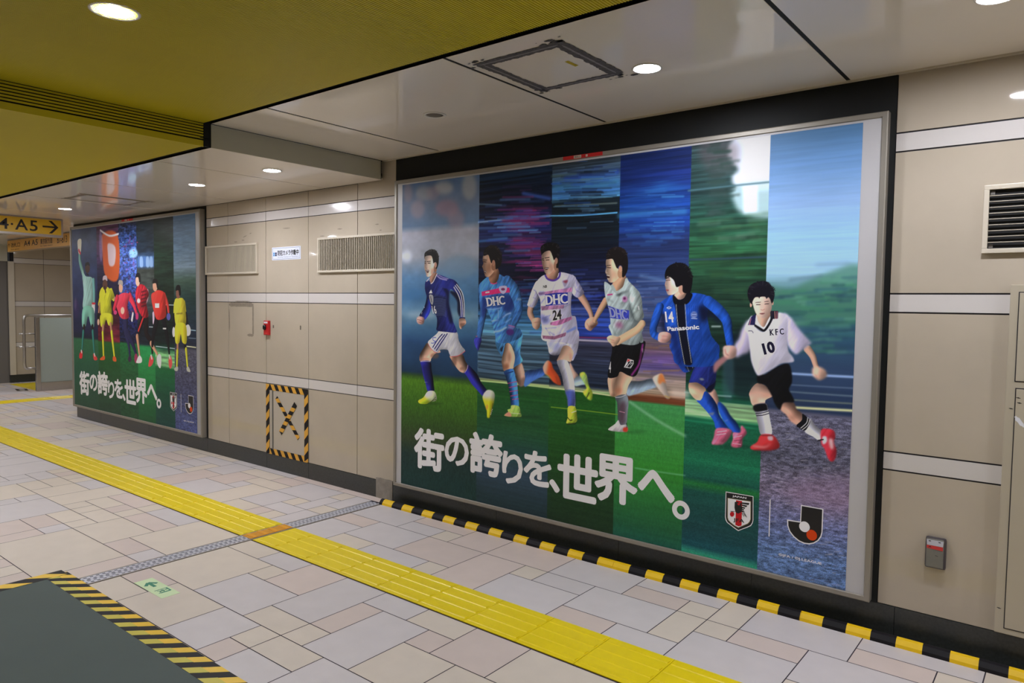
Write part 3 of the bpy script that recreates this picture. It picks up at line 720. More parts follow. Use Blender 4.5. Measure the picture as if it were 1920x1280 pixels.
# ------------------------------------------------------------------ far end of the passage
def far():
    xf = -14.216; mb = MB(); ys = [.745, 1.192, 1.80, 2.41, 3.2]
    for a, b in zip(ys[:-1], ys[1:]):
        for z0, z1, k in ((.135,.608,0),(.614,.680,1),(.686,1.297,0),(1.303,1.384,1),(1.39,2.028,0),(2.034,2.118,1),(2.124,2.34,0)):
            mb.box(xf-.01, xf, a+.003, b-.003, z0, z1, k)
    mb.box(xf-.04, xf-.005, .70, 3.2, 0, 2.35, 2); mb.box(xf-.01, xf+.02, .66, .745, .135, 2.06, 3)
    struct(mb.build('wall_left', [M['wall'], M['strip'], M['joint'], M['cream']]))
    mb = MB(); mb.box(xf-.02, xf+.01, .66, 3.2, 0, .134, 0, bev=.002); struct(mb.build('baseboard_far', M['granite']))
    mb = MB(); mb.box(xf-.06, xf-.03, -1.4, .66, 0, 2.06, 0); struct(mb.build('door_1', M['door_grey']))
    mb = MB(); mb.box(xf-.06, xf-.01, -7.2, .66, 2.06, 2.35, 0); struct(mb.build('trim_6', M['fascia']))
    mb = MB(); mb.box(xf-.06, xf-.01, -7.2, -1.4, 0, 2.06, 0); struct(mb.build('wall_left', M['wall']))
    mb = MB(); mb.box(-15.4, XC+.02, 3.2, 3.22, 0, 2.4, 0); struct(mb.build('wall_far', M['wall']))
far()
# black floor marking near the passage
mb = MB(); mb.face([(-13.2,.42,.001),(-12.9,.36,.001),(-12.85,.50,.001),(-13.12,.56,.001)], 0); mb.face([(-13.15,.455,.0014),(-12.93,.41,.0014),(-12.91,.475,.0014),(-13.08,.51,.0014)], 1)
tag(mb.build('floor_marker', [M['ink'], M['strip']], fix=False), 'small dark floor marking near the far grey door', 'floor marking')

# ------------------------------------------------------------------ black backing boards and poster frames
def backing(n, x0, x1, ztop):
    mb = MB(); mb.box(x0, x1, -.0045, 0, .1315, ztop, 0); struct(mb.build(n, M['black']))
backing('trim_7', -3.862, -.672, ZH-.002); backing('trim_8', -9.598, -6.487, ZL-.002)
def poster_frame(t, x0, x1, z0, z1):
    """mitred aluminium frame: outer corner, front lip, inner step; returns part"""
    mb = MB(); yf = -.052
    prof = [(0.0, -.0045), (0.0, -.049), (.004, yf), (.022, yf), (.025, -.046), (.025, -.0055)]   # (inset, y)
    cs = [(x0, z0, 1, 1), (x1, z0, -1, 1), (x1, z1, -1, -1), (x0, z1, 1, -1)]
    for i in range(4):
        a, b = cs[i], cs[(i+1) % 4]
        for (i0, y0), (i1, y1) in zip(prof[:-1], prof[1:]):
            mb.face([(a[0]+a[2]*i0, y0, a[1]+a[3]*i0), (b[0]+b[2]*i0, y0, b[1]+b[3]*i0), (b[0]+b[2]*i1, y1, b[1]+b[3]*i1), (a[0]+a[2]*i1, y1, a[1]+a[3]*i1)], 0)
    return mb.build('frame', M['alu'], t)
PY = -.0445
big = thing('poster_display', 'large framed poster of six running footballers in blue, white, grey and striped kits', 'poster', (-2.27, 0, .134))
poster_frame(big, -3.828, -.694, .140, 2.303)
mb = MB(); mb.box(-3.804, -.718, PY+.001, -.006, .164, 2.279, 0); mb.build('backing_sheet', mat('sheet_white', rgb(196,194,196), .4, noise=.02), big)
small = thing('poster_display', 'framed poster of six goalkeepers on the far left of the wall', 'poster', (-8.06, 0, .134))
poster_frame(small, -9.585, -6.510, .140, 2.303)
mb = MB(); mb.box(-9.560, -6.535, PY+.001, -.006, .164, 2.279, 0); mb.build('backing_sheet', mat('sheet_white_far', rgb(170,170,172), .4, noise=.02), small)

# ------------------------------------------------------------------ the printed artwork
# Each poster's print is one flat sheet; its inks are painted as a colour attribute on a fine grid.
def vnoise(h, w, cy, cx, seed, octs=3):
    """smooth noise, cell sizes cy,cx in dots"""
    rs = np.random.RandomState(seed); out = np.zeros((h, w)); amp, tot = 1.0, 0.0
    for o in range(octs):
        gy_, gx_ = int(h/cy)+3, int(w/cx)+3; g = rs.rand(gy_, gx_)
        y = np.arange(h)/cy; x = np.arange(w)/cx; yi = y.astype(int); xi = x.astype(int)
        fy = (y-yi)[:, None]; fx = (x-xi)[None, :]; fy = fy*fy*(3-2*fy); fx = fx*fx*(3-2*fx)
        a = g[yi][:, xi]; b = g[yi][:, xi+1]; c = g[yi+1][:, xi]; d = g[yi+1][:, xi+1]
        out += amp*((a*(1-fx)+b*fx)*(1-fy) + (c*(1-fx)+d*fx)*fy); tot += amp; amp *= .55; cy = max(cy/2, 1); cx = max(cx/2, 1)
    return out/tot
def bblur(m, r):
    r = int(round(r))
    if r < 1: return m
    for ax in (0, 1):
        for _ in range(2):
            p = np.pad(m, [(r+1, r) if i == ax else (0, 0) for i in range(2)], mode='edge'); c = np.cumsum(p, axis=ax)
            m = (np.take(c, range(2*r+1, c.shape[ax]), axis=ax) - np.take(c, range(0, c.shape[ax]-2*r-1), axis=ax))/(2*r+1)
    return m
def catmull(p, closed=True, n=5):
    p = np.array(p, float); N = len(p); out = []
    for i in range(N if closed else N-1):
        if closed: a, b, c, d = p[(i-1) % N], p[i], p[(i+1) % N], p[(i+2) % N]
        else: a, b, c, d = p[max(i-1, 0)], p[i], p[i+1], p[min(i+2, N-1)]
        for k in range(n):
            t = k/n; out.append(.5*((2*b)+(-a+c)*t+(2*a-5*b+4*c-d)*t*t+(-a+3*b-3*c+d)*t**3))
    if not closed: out.append(p[-1])
    return np.array(out)
class Canvas:
    def __init__(s, x0, x1, z0, z1, D):
        s.x0, s.x1, s.z0, s.z1, s.D = x0, x1, z0, z1, D
        s.W, s.H = int((x1-x0)*D), int((z1-z0)*D); s.a = np.zeros((s.H, s.W, 3)); s.crop = (0, 0, 1)
        f = vnoise(s.H, s.W*2, 26, 6, 5, 3)-.5; s.fold = np.stack([f[i, (i*6//10) % s.W:(i*6//10) % s.W + s.W] for i in range(s.H)]); s.grain = np.random.RandomState(3).rand(s.H, s.W)-.5
    def P(s, x, y):
        ox, oy, k = s.crop; wx, wz = wall_pt(ox+x*k, oy+y*k, PY); return ((wx-s.x0)*s.D, (s.z1-wz)*s.D)
    def pts(s, flat): return [s.P(flat[i], flat[i+1]) for i in range(0, len(flat), 2)]
    def scale(s, r, x, y):
        a, b = s.P(x-10, y), s.P(x+10, y); c, d = s.P(x, y-10), s.P(x, y+10)
        return r*((b[0]-a[0])+(d[1]-c[1]))/40.0
    def box(s, q, pad):
        q = np.array(q); x0, y0 = np.floor(q.min(0)-pad).astype(int); x1, y1 = np.ceil(q.max(0)+pad).astype(int)+1
        return max(x0, 0), max(y0, 0), min(x1, s.W), min(y1, s.H)
    def mask(s, q, pad):
        x0, y0, x1, y1 = s.box(q, pad)
        if x1 <= x0 or y1 <= y0: return None
        w, h = x1-x0, y1-y0; SS = 3; m = np.zeros((h*SS, w*SS), bool)
        X = x0 + (np.arange(w*SS)+.5)/SS; Y = y0 + (np.arange(h*SS)+.5)/SS
        q = np.array(q); n = len(q)
        for i in range(n):
            (xa, ya), (xb, yb) = q[i], q[(i+1) % n]
            if ya == yb: continue
            lo, hi = min(ya, yb), max(ya, yb); r0, r1 = np.searchsorted(Y, lo), np.searchsorted(Y, hi)
            if r1 <= r0: continue
            xc = xa + (Y[r0:r1]-ya)*(xb-xa)/(yb-ya); m[r0:r1] ^= (X[None, :] < xc[:, None])
        return m.reshape(h, SS, w, SS).mean((1, 3)), (x0, y0, x1, y1)
    def comp(s, m, bx, col):
        x0, y0, x1, y1 = bx; r = s.a[y0:y1, x0:x1]; r += m[..., None]*(np.asarray(col)-r)
    def poly(s, col, flat, soft=0, sh=0.0, dirn=(1, .4), fold=0.0, smooth=True, alpha=1.0, col2=None, ax=None):
        """filled outline; sh = shading towards the far edge, fold = cloth folds, col2/ax = second ink along an axis"""
        q = s.pts(flat); q = catmull(q) if smooth else q
        r = s.mask(q, 3+3*soft)
        if r is None: return
        m, bx = r; x0, y0, x1, y1 = bx; c = np.ones(m.shape+(3,))*np.array(col, float)
        if col2 is not None:
            a, b = s.P(*ax[:2]), s.P(*ax[2:]); d = np.array(b)-np.array(a); L = d@d
            t = (((np.arange(x0, x1)-a[0])[None, :]*d[0] + (np.arange(y0, y1)-a[1])[:, None]*d[1])/L).clip(0, 1)
            t = t*t*(3-2*t); c = c*(1-t[..., None]) + np.array(col2)*t[..., None]
        if sh:
            k = max(2, .16*min(x1-x0, y1-y0)); b = bblur(m, k); gy_, gx_ = np.gradient(b); gg = (gx_*dirn[0]+gy_*dirn[1])*k*2.2
            c *= (1 + np.clip(gg, -1, .45)*sh - sh*.25*(1-b))[..., None]
        if fold: c *= (1 + fold*2.9*s.fold[y0:y1, x0:x1])[..., None]
        if soft: m = bblur(m, soft)
        s.comp(m*alpha, bx, c.clip(0, 255))
    def limb(s, col, flat, sh=.55, soft=0, fold=0.0, lx=-.35):
        """tapering limb through points (x, y, radius)"""
        n = len(flat)//3; q = [s.P(flat[3*i], flat[3*i+1]) for i in range(n)]; rr = [s.scale(flat[3*i+2], flat[3*i], flat[3*i+1]) for i in range(n)]
        k = catmull([(a[0], a[1], r) for a, r in zip(q, rr)], False, 5); x0, y0, x1, y1 = s.box(k[:, :2], max(rr)+3)
        if x1 <= x0 or y1 <= y0: return
        X, Y = np.meshgrid(np.arange(x0, x1), np.arange(y0, y1)); best = np.full(X.shape, 1e9); sx = np.zeros(X.shape)
        for (ax, ay, ar), (bx_, by, br) in zip(k[:-1], k[1:]):
            dx, dy = bx_-ax, by-ay; L = dx*dx+dy*dy+1e-9; t = (((X-ax)*dx+(Y-ay)*dy)/L).clip(0, 1)
            px, py = X-(ax+t*dx), Y-(ay+t*dy); r = ar+t*(br-ar); d = np.hypot(px, py)/r; u = d < best
            best[u] = d[u]; sx[u] = (px/r)[u]
        R0 = np.mean(rr); m = ((1-best)*R0+.5).clip(0, 1); c = np.ones(m.shape+(3,))*np.array(col, float)
        t = (sx-lx).clip(0, 1.4); c *= (1 - sh*t*t*.8 + .06*(1-best.clip(0, 1)))[..., None]
        if fold: c *= (1+fold*2.9*s.fold[y0:y1, x0:x1])[..., None]
        if soft: m = bblur(m, soft)
        s.comp(m, (x0, y0, x1, y1), c.clip(0, 255))
    def line(s, col, w, flat, soft=0, alpha=1.0):
        """stroke of width w (photo dots of the crop)"""
        q = catmull(s.pts(flat), False, 4); hw = max(s.scale(w, flat[0], flat[1])/2, .35)
        x0, y0, x1, y1 = s.box(q, hw+3+2*soft)
        if x1 <= x0 or y1 <= y0: return
        X, Y = np.meshgrid(np.arange(x0, x1)+.0, np.arange(y0, y1)+.0); best = np.full(X.shape, 1e9)
        for a, b in zip(q[:-1], q[1:]):
            d = b-a; L = d@d+1e-9; t = (((X-a[0])*d[0]+(Y-a[1])*d[1])/L).clip(0, 1); best = np.minimum(best, np.hypot(X-a[0]-t*d[0], Y-a[1]-t*d[1]))
        m = (hw-best+.5).clip(0, 1)
        if soft: m = bblur(m, soft)
        s.comp(m*alpha, (x0, y0, x1, y1), col)
    def ell(s, col, cx, cy, rx, ry, soft=0, alpha=1.0):
        s.poly(col, sum([[cx+rx*math.cos(a*math.pi/6), cy+ry*math.sin(a*math.pi/6)] for a in range(12)], []), soft, alpha=alpha)
    def column(s, xa, xb, stops, streak=0.0, cs=(6, 160), seed=1, tint=None, grass=None):
        """one upright band of the picture (xa, xb in photo dots at mid height), inks by photo height at its middle"""
        xm = (xa+xb)/2; s.crop = (0, 0, 1); X0 = int(round(s.P(xa, 600)[0])); X1 = int(round(s.P(xb, 600)[0])); X0 = max(X0, 0); X1 = min(X1, s.W)
        ys = [s.P(xm, y)[1] for y, c in stops]; cc = np.array([c for y, c in stops], float); Y = np.arange(s.H)
        base = np.stack([np.interp(Y, ys, cc[:, k]) for k in range(3)], -1)[:, None, :].repeat(X1-X0, 1)
        n = vnoise(s.H, X1-X0, cs[0], cs[1], seed, 4)-.5
        sk = np.full(s.H, streak*2.1)
        if grass is not None: sk[int(s.P(xm, grass[0])[1]):] *= .22
        base *= (1+sk[:, None]*n)[..., None]
        if tint is not None:
            n2 = (vnoise(s.H, X1-X0, cs[0]*3, cs[1]*.7, seed+7, 3)-.54).clip(0, 1)*3; n2 = n2.clip(0, 1)
            lo, hi = s.P(xm, tint[1])[1], s.P(xm, tint[2])[1]; n2 *= ((Y > lo) & (Y < hi))[:, None]; base += n2[..., None]*(np.array(tint[0])-base)*.6*np.exp(-((np.arange(X1-X0)/(X1-X0)-.62)/.36)**2)[None, :, None]
        if grass is not None:
            g0 = s.P(xm, grass[0])[1]; k = (Y > g0)[:, None]; gn = vnoise(s.H, X1-X0, grass[2], grass[3], seed+11, 2)-.5 + .6*s.grain[:, X0:X1]; base *= (1+k*grass[1]*gn)[..., None]
        s.a[:, X0:X1] = base.clip(0, 255)
    def to_object(s, name, parent):
        u = (np.arange(s.W)+.5)/s.W; v = (np.arange(s.H)+.5)/s.H; U_, V_ = np.meshgrid(u, v)
        g_ = s.a.mean(-1, keepdims=True); c = ((g_ + (s.a-g_)*.88)/255).clip(0, 1); lin = np.where(c <= .04045, c/12.92, ((c+.055)/1.055)**2.4)
        lin = (lin**1.1*INK).clip(.002, .93)          # ink densities of the whole sheet, one factor
        X = s.x0 + U_*(s.x1-s.x0); X[:, 0] = s.x0; X[:, -1] = s.x1; Z = s.z1 - V_*(s.z1-s.z0); Z[0] = s.z1; Z[-1] = s.z0
        n = s.W*s.H; co = np.stack([X, np.full_like(X, PY), Z], -1).reshape(-1, 3)
        me = bpy.data.meshes.new(name); nf = (s.W-1)*(s.H-1); me.vertices.add(n); me.vertices.foreach_set('co', co.ravel())
        i = np.arange(n).reshape(s.H, s.W); f = np.stack([i[1:, :-1], i[1:, 1:], i[:-1, 1:], i[:-1, :-1]], -1).reshape(-1)
        me.loops.add(nf*4); me.loops.foreach_set('vertex_index', f.astype(np.int32)); me.polygons.add(nf)
        me.polygons.foreach_set('loop_start', (np.arange(nf)*4).astype(np.int32)); me.update(calc_edges=True)
        at = me.color_attributes.new('Col', 'FLOAT_COLOR', 'POINT'); at.data.foreach_set('color', np.concatenate([lin.reshape(-1, 3), np.ones((n, 1))], 1).astype(np.float32).ravel())
        me.materials.append(M['print']); o = bpy.data.objects.new(name, me); COL.objects.link(o); o.parent = parent; o.matrix_parent_inverse = parent.matrix_world.inverted(); return o
M['print'] = attr_mat('printed_paper', .5, spec=.2)
INK = 1.72

# ---- large poster
cv = Canvas(-3.752, -.795, .166, 2.268, 430)
cv.column(740, 896, [(330,(70,98,140)),(380,(96,112,140)),(420,(86,112,144)),(433,(150,152,166)),(480,(150,156,170)),(520,(84,124,164)),(560,(66,112,156)),(590,(104,140,168)),(612,(64,106,142)),(640,(40,76,118)),(700,(28,56,86)),(707,(52,84,40)),(716,(78,126,30)),(760,(60,104,30)),(800,(52,82,36)),(830,(54,68,44)),(860,(32,56,54)),(900,(28,58,56))], .12, (40, 60), 3, None, (708, .28, 7, 2.5))
cv.column(896, 1031.5, [(300,(34,66,96)),(330,(22,40,64)),(380,(16,24,48)),(420,(26,36,90)),(470,(26,30,66)),(520,(14,20,48)),(555,(20,36,74)),(600,(60,120,170)),(625,(90,150,190)),(632,(70,98,120)),(700,(66,94,120)),(712,(44,66,78)),(716,(190,206,140)),(720,(40,90,48)),(740,(32,88,40)),(800,(36,86,52)),(850,(34,76,70)),(890,(50,72,92)),(940,(34,56,62)),(990,(28,52,60))], .55, (5, 170), 11, ((178,38,120), 395, 560), (722, .12, 4, 6))
cv.column(1031.5, 1157, [(290,(52,58,60)),(320,(60,84,110)),(360,(54,108,168)),(372,(70,134,180)),(376,(22,36,46)),(440,(18,30,42)),(480,(20,26,52)),(560,(24,30,70)),(600,(40,70,160)),(632,(34,60,150)),(636,(60,62,90)),(690,(40,50,74)),(724,(30,40,60)),(730,(180,196,150)),(735,(34,92,34)),(790,(36,94,38)),(860,(34,82,34)),(930,(32,66,36)),(1010,(28,50,34))], .5, (4, 150), 21, ((34,70,200), 310, 372), (736, .15, 4, 6))
cv.column(1157, 1288, [(270,(20,36,84)),(330,(22,44,110)),(380,(20,62,140)),(420,(24,60,140)),(450,(34,50,100)),(520,(44,66,120)),(560,(60,84,140)),(600,(46,60,100)),(630,(90,90,120)),(650,(110,84,80)),(668,(120,90,160)),(690,(92,80,140)),(705,(150,132,130)),(735,(160,140,120)),(744,(120,66,40)),(752,(110,60,36)),(756,(66,150,86)),(820,(60,146,66)),(880,(52,140,50)),(930,(44,120,56)),(985,(34,96,60)),(1040,(24,88,84))], .32, (5, 150), 31, ((40,110,180), 340, 420), (757, .14, 6, 3))
cv.column(1288, 1434, [(255,(50,70,74)),(300,(46,76,76)),(360,(36,66,66)),(420,(36,84,66)),(470,(40,92,60)),(560,(34,64,50)),(640,(28,54,46)),(690,(26,56,46)),(734,(30,84,66)),(752,(26,96,74)),(756,(140,186,140)),(782,(138,184,130)),(790,(24,110,78)),(830,(26,96,70)),(868,(28,118,84)),(905,(26,90,78)),(915,(36,120,60)),(930,(28,84,76)),(1000,(28,72,76)),(1035,(24,80,90)),(1050,(44,150,120)),(1085,(60,160,140))], .42, (5, 120), 41, None, (800, .22, 2, 3))
cv.crop = (0, 0, 1)
for x, y, rx, ry, c, a in ((795,362,16,14,(150,146,146),.6),(832,352,18,12,(168,164,162),.7),(812,362,12,14,(140,120,130),.5),(783,392,13,17,(150,130,138),.6),(838,390,22,16,(140,104,116),.6),(855,410,16,18,(150,124,134),.5),(880,350,14,24,(170,166,160),.6),(765,362,9,18,(150,128,132),.5),(763,480,10,12,(200,206,220),.8),(775,550,20,10,(60,110,160),.6),(862,500,30,22,(110,140,168),.6),(790,590,26,6,(160,180,190),.5),(868,592,22,6,(110,150,160),.5)):
    cv.ell(c, x, y, rx, ry, 7, a)
S_ = cv.line
for q in [((110,170,210),4,1032,378,1150,398,2,.0),]: pass
for c, w, f, so, al in [((130,170,220),3,(897,416,960,410,1031,404),1,.9),((60,120,190),4,(898,452,950,446),2,.8),((120,160,180),2,(898,382,940,384),1,.6),((60,100,200),5,(980,362,1031,372),3,.8),((90,170,220),2.5,(1033,404,1090,403,1156,398),0,.9),((60,130,180),10,(1040,352,1100,350,1156,340),4,.7),((170,190,170),2,(1040,386,1156,380),1,.6),((100,130,110),3,(1034,330,1080,326),2,.6),((40,80,190),9,(1060,335,1156,322),3,.7),((200,190,210),2.5,(1070,636,1157,640),1,.9),((160,30,60),2,(1060,631,1157,633),1,.8),((150,190,230),3,(1034,548,1100,530),3,.4),((60,140,190),8,(1160,404,1220,399,1284,396),4,.6),((110,150,200),5,(1200,516,1270,530),3,.6),((150,160,190),10,(1160,585,1240,590),5,.4),((230,210,200),14,(1262,735,1286,738),6,.7),
 ((170,196,130),2.6,(893,712,960,718,1031,726),.6,1),((190,200,150),2.6,(1031,726,1100,734,1157,742),.6,1),((130,170,40),1.6,(1033,762,1090,768,1157,776),.6,.8),((50,110,50),2,(896,738,1031,752),1,.5),((150,200,170),5,(1180,752,1230,786,1284,816),2,.55),((130,196,170),2,(1190,876,1240,884,1284,890),1,.6)]: cv.line(c, w, f, int(so), al)
for cx_, cy_, ww, n_, cl in ((985,409,30,46,[(150,46,110),(116,44,116),(90,52,140),(140,44,90)]),(975,384,20,16,[(110,44,110),(130,50,110)]),(990,458,34,46,[(150,46,100),(110,40,110),(84,46,140)]),(1008,494,24,22,[(190,60,140),(140,50,140)]),
  (960,430,60,40,[(60,110,190),(50,80,180),(90,140,200)]),(1000,560,60,40,[(60,120,190),(40,70,150),(100,160,210)]),(1095,345,56,60,[(60,120,190),(40,90,180),(90,130,140),(24,34,46)]),(1095,385,50,30,[(20,26,40),(70,110,150)]),(1095,560,60,70,[(40,60,170),(90,110,180),(24,28,60),(60,90,190)]),
  (1220,420,60,60,[(40,90,170),(24,50,120),(60,130,190)]),(1222,560,60,70,[(70,90,140),(40,56,100),(110,130,180),(80,70,100)]),(1225,670,56,40,[(140,110,90),(110,90,150),(90,80,110)])):
    for k in range(n_):
        x = R.gauss(cx_, ww*.5); y = R.gauss(cy_, 9 if n_ < 50 and cx_ < 1012 and cl[0][0] > 140 else 24); L_ = R.uniform(10, 34)
        lo, hi = (898, 1029) if cx_ < 1031 else ((1034, 1155) if cx_ < 1157 else (1160, 1282)); xa, xb = max(x-L_, lo), min(x+L_, hi)
        if xb-xa > 4: cv.line(R.choice(cl), R.uniform(1, 3.4), (xa, y, (xa+xb)/2, y-.5, xb, y-1), R.choice([0, 1, 2]), R.uniform(.25, .65))
for k in range(9): cv.line((34,52,70), 2.2, (897, 640+k*8, 960, 646+k*8.4, 1031, 648+k*8.8), 1, .75)
for k in range(5): cv.line((120,160,190), 1.4, (897, 643+k*13, 960, 650+k*13, 1031, 651+k*14), 1, .5)
# trees and sky gap of the fifth band
cv.poly((206,212,226), (1376,262,1460,250,1460,348,1384,352,1372,330,1384,318,1366,296), 4, alpha=.95)
cv.poly((176,206,214), (1376,350,1460,344,1460,404,1396,402,1376,380), 5, alpha=.85)
cv.poly((222,228,240), (1392,348,1420,346,1420,398,1394,400), 3, alpha=.8, smooth=False)
cv.poly((96,78,84), (1310,275,1376,268,1384,296,1372,318,1330,320), 8, alpha=.5)
for k in range(60):
    y = 268+R.random()*136; x = 1330+R.random()*38+6*math.sin(y*.09); cv.line(R.choice([(50,66,66),(56,76,74),(34,58,54),(40,70,64)]), 4, (x-14, y+1, x+R.random()*18, y-1), 2, .6)
for k in range(70):
    x = 1290+R.random()*140; y = 398+R.random()*170; cv.line(R.choice([(62,104,62),(50,88,60),(30,58,46),(24,46,40),(84,120,88),(110,140,120)] if y < 450 else [(54,92,54),(44,76,48),(26,50,38),(22,42,34)]), 5, (x, y, x+16+R.random()*36, y-2), 3, .45)
cv.line((72,110,120), 3, (1290,357,1370,348,1450,340), 1, .9); cv.line((46,74,92), 3, (1290,486,1360,484,1446,480), 1, .95)
cv.line((190,210,210), 2.5, (1334,611,1350,611), 1, .9); cv.poly((24,36,48), (1362,640,1440,600,1440,732,1370,736), 4, alpha=.7)
cv.poly((60,96,110), (1356,670,1374,668,1374,742,1356,742), 3, alpha=.5); cv.line((170,200,200), 2, (1283,734,1340,740,1370,742), 1, .8)
cv.column(1434, 1620, [(240,(72,112,152)),(300,(94,136,186)),(380,(126,160,204)),(440,(132,176,208)),(510,(140,182,210)),(535,(96,140,150)),(555,(56,110,96)),(590,(46,92,98)),(620,(44,84,108)),(690,(48,70,104)),(770,(40,56,88)),(776,(92,92,116)),(800,(98,98,122)),(870,(88,88,108)),(930,(118,108,134)),(990,(96,104,146)),(1050,(86,112,158)),(1110,(80,104,146))], .05, (5, 120), 51, None, (778, .75, 3, 9))
cv.crop = (0, 0, 1)
cv.poly((70,124,104), (1436,538,1480,545,1510,528,1560,508,1612,500,1612,600,1436,600), 5, alpha=.75)
for k in range(130):
    x = 1440+R.random()*140; y = 512+R.random()*150
    if y > 545 or x > 1520: cv.line(R.choice([(62,130,100),(40,84,84),(90,150,130),(48,96,110),(36,70,90)]), 5, (x, y, min(x+20+R.random()*40, 1612), y-1), 2, .55 if y < 600 else .3)
cv.line((90,120,150), 6, (1530,496,1590,492), 4, .4); cv.line((70,100,120), 5, (1480,524,1540,516), 3, .5)
for y0, y1, c, w in ((699,706,(140,170,220),4.5),(720,727,(110,130,160),1.6),(733,742,(120,140,150),1.8),(748,756,(150,160,130),1.6),(762,769,(212,214,160),4.5)): cv.line(c, w, (1480, y0, 1540, (y0+y1)/2, 1608, y1), 1, .95)
for k in range(160):
    x = 1440+R.random()*160; y = 800+R.random()*300; cv.line(R.choice([(150,146,160),(60,60,84),(170,166,176),(50,56,90),(130,130,170)]), 1.6, (x, y, x+3+R.random()*10, y+R.uniform(-1, 1.5)), 0, .5)
cv.poly((150,116,150), (1480,905,1600,890,1600,960,1500,950), 14, alpha=.35); cv.poly((50,72,90), (900,860,1010,840,1020,960,905,920), 12, alpha=.2)

SK, SKD, SKL = (196,154,132), (150,104,84), (214,186,170)
# footballer in navy shirt and white shorts
cv.crop = (760,620,.14064)
cv.ell((40,72,24), 370,968,150,14,2,.6); cv.ell((30,60,34), 1230,1140,160,16,2,.4)
cv.poly((178,140,120),(590,330,680,330,760,310,800,400,828,460,800,550,740,548,690,500,645,430),sh=.6,dirn=(1,-.6)); cv.ell((96,66,54),650,400,36,70,3,.6); cv.ell((130,90,72),755,500,30,24,2,.6)
cv.poly((40,40,142),(835,450,900,510,960,580,1010,680,1060,750,1085,790,1060,830,1030,865,960,790,880,700,820,600,785,555,815,520),sh=.7,dirn=(1,-.7)); cv.line((180,160,190),7,(832,455,822,500,792,552))
cv.poly((206,212,192),(1085,790,1160,795,1192,850,1178,960,1150,1060,1125,1150,1090,1148,1085,1060,1050,960,1030,870),1,sh=.3,col2=(214,212,30),ax=(1120,850,1110,960)); cv.ell((220,120,60),1088,1010,16,40,2,.7); cv.line((60,60,40),8,(1165,960,1150,1060,1128,1145))
for y in (1045,1065,1090,1110): cv.ell((190,190,180),1158-(y-1045)*.3,y,6,6)
cv.poly(SK,(300,155,240,230,195,310,188,370,205,402,330,402,345,370,400,300,470,280,400,200),sh=.6,dirn=(-1,-.5)); cv.ell((120,84,66),390,330,60,40,3,.6); cv.ell((150,100,84),265,375,60,14,2,.5)
cv.poly((38,38,134),(205,405,330,403,350,520,372,640,378,720,382,800,300,806,270,700,240,600,215,470),sh=.8,dirn=(1,0)); cv.line((176,164,194),8,(202,406,265,400,328,404)); cv.line((150,150,200),5,(255,680,300,680)); cv.poly((22,22,70),(225,470,300,470,330,700,285,700),4,alpha=.6)
cv.poly((206,216,176),(298,806,378,800,412,850,412,925,330,945,280,972,200,968,172,945,180,920,240,885),sh=.4,col2=(190,214,40),ax=(300,860,270,930)); cv.line((60,80,30),7,(330,945,385,915,412,915)); cv.line((50,70,30),5,(350,930,400,880))
cv.poly((190,190,202),(450,0,415,40,345,100,300,150,330,215,380,270,430,284,470,250,560,250,585,300,610,338,660,335,740,315,795,262,750,200,710,120,690,20,600,0,520,-10),sh=.25,fold=.10); cv.poly((110,100,104),(430,284,470,250,560,250,590,310,610,340,560,270,500,262),4,alpha=.7)
for f in ((490,40,430,110,365,215),(524,45,465,120,388,235),(556,36,495,130,412,255)): cv.line((30,34,112),13,f)
cv.line((206,60,80),5,(302,165,335,225,385,275,420,285)); cv.line((206,60,80),6,(615,338,700,328,795,265)); cv.line((90,100,180),9,(405,85,365,90,372,125,400,135,372,160,345,158))
cv.crop = (760,450,.1484)
cv.poly((34,48,146),(262,515,246,600,268,700,258,780,232,860,205,905,178,960,235,1008,300,935,330,830,330,700,320,560),sh=.6,dirn=(-1,0),fold=.15); cv.line((200,200,220),6,(236,840,238,850)); cv.line((200,200,220),5,(208,905,204,930))
cv.poly((200,150,140),(150,975,190,960,238,985,230,1050,190,1064,155,1045,143,1010),1,sh=.4); cv.line((130,80,80),6,(150,1000,195,1010,225,1030)); cv.line((130,80,80),5,(155,1030,200,1035))
cv.poly((36,44,124),(330,520,262,515,246,600,268,700,310,780,330,860,380,930,400,1000,398,1080,400,1140,520,1158,645,1165,630,1090,600,1020,570,900,550,800,548,700,560,640,600,560,560,490,400,432,360,500),sh=.35,fold=.2,dirn=(-1,.2))
cv.poly((34,42,76),(330,700,510,720,520,850,480,960,400,960,340,850),3,alpha=.8)
for k in range(13): cv.line((92,104,150),4,(345+k*3,742+k*17,440+k*2,738+k*17,508+k,752+k*18),0,.8)
for k in range(6): cv.line((76,90,140),4,(350+k*14,715-k*18,410+k*12,690-k*20),0,.7)
cv.poly((18,22,56),(470,600,552,640,552,800,600,1020,560,1040,520,860,520,700),3,alpha=.85)
cv.limb((36,46,140),(500,540,54,600,560,52,660,640,44,700,760,38,715,860,36,718,960,34),sh=.6,fold=.1); cv.poly((16,18,44),(560,650,640,660,690,760,690,960,660,900,650,760),2,alpha=.9)
for f in ((612,592,668,690,695,790,705,962),(628,572,694,672,718,790,728,965),(646,556,716,660,740,790,744,966)): cv.line((196,196,208),11,f)
cv.line((24,30,90),12,(684,982,750,980)); cv.line((140,130,186),16,(395,440,440,480,520,500)); cv.line((150,140,190),8,(420,440,480,470,540,486))
cv.poly((206,162,142),(683,992,750,990,766,1050,716,1088,706,1122,685,1104,678,1050),sh=.4,dirn=(-.3,-1)); cv.poly((96,60,50),(690,1050,760,1045,740,1080,705,1110),2,alpha=.7)
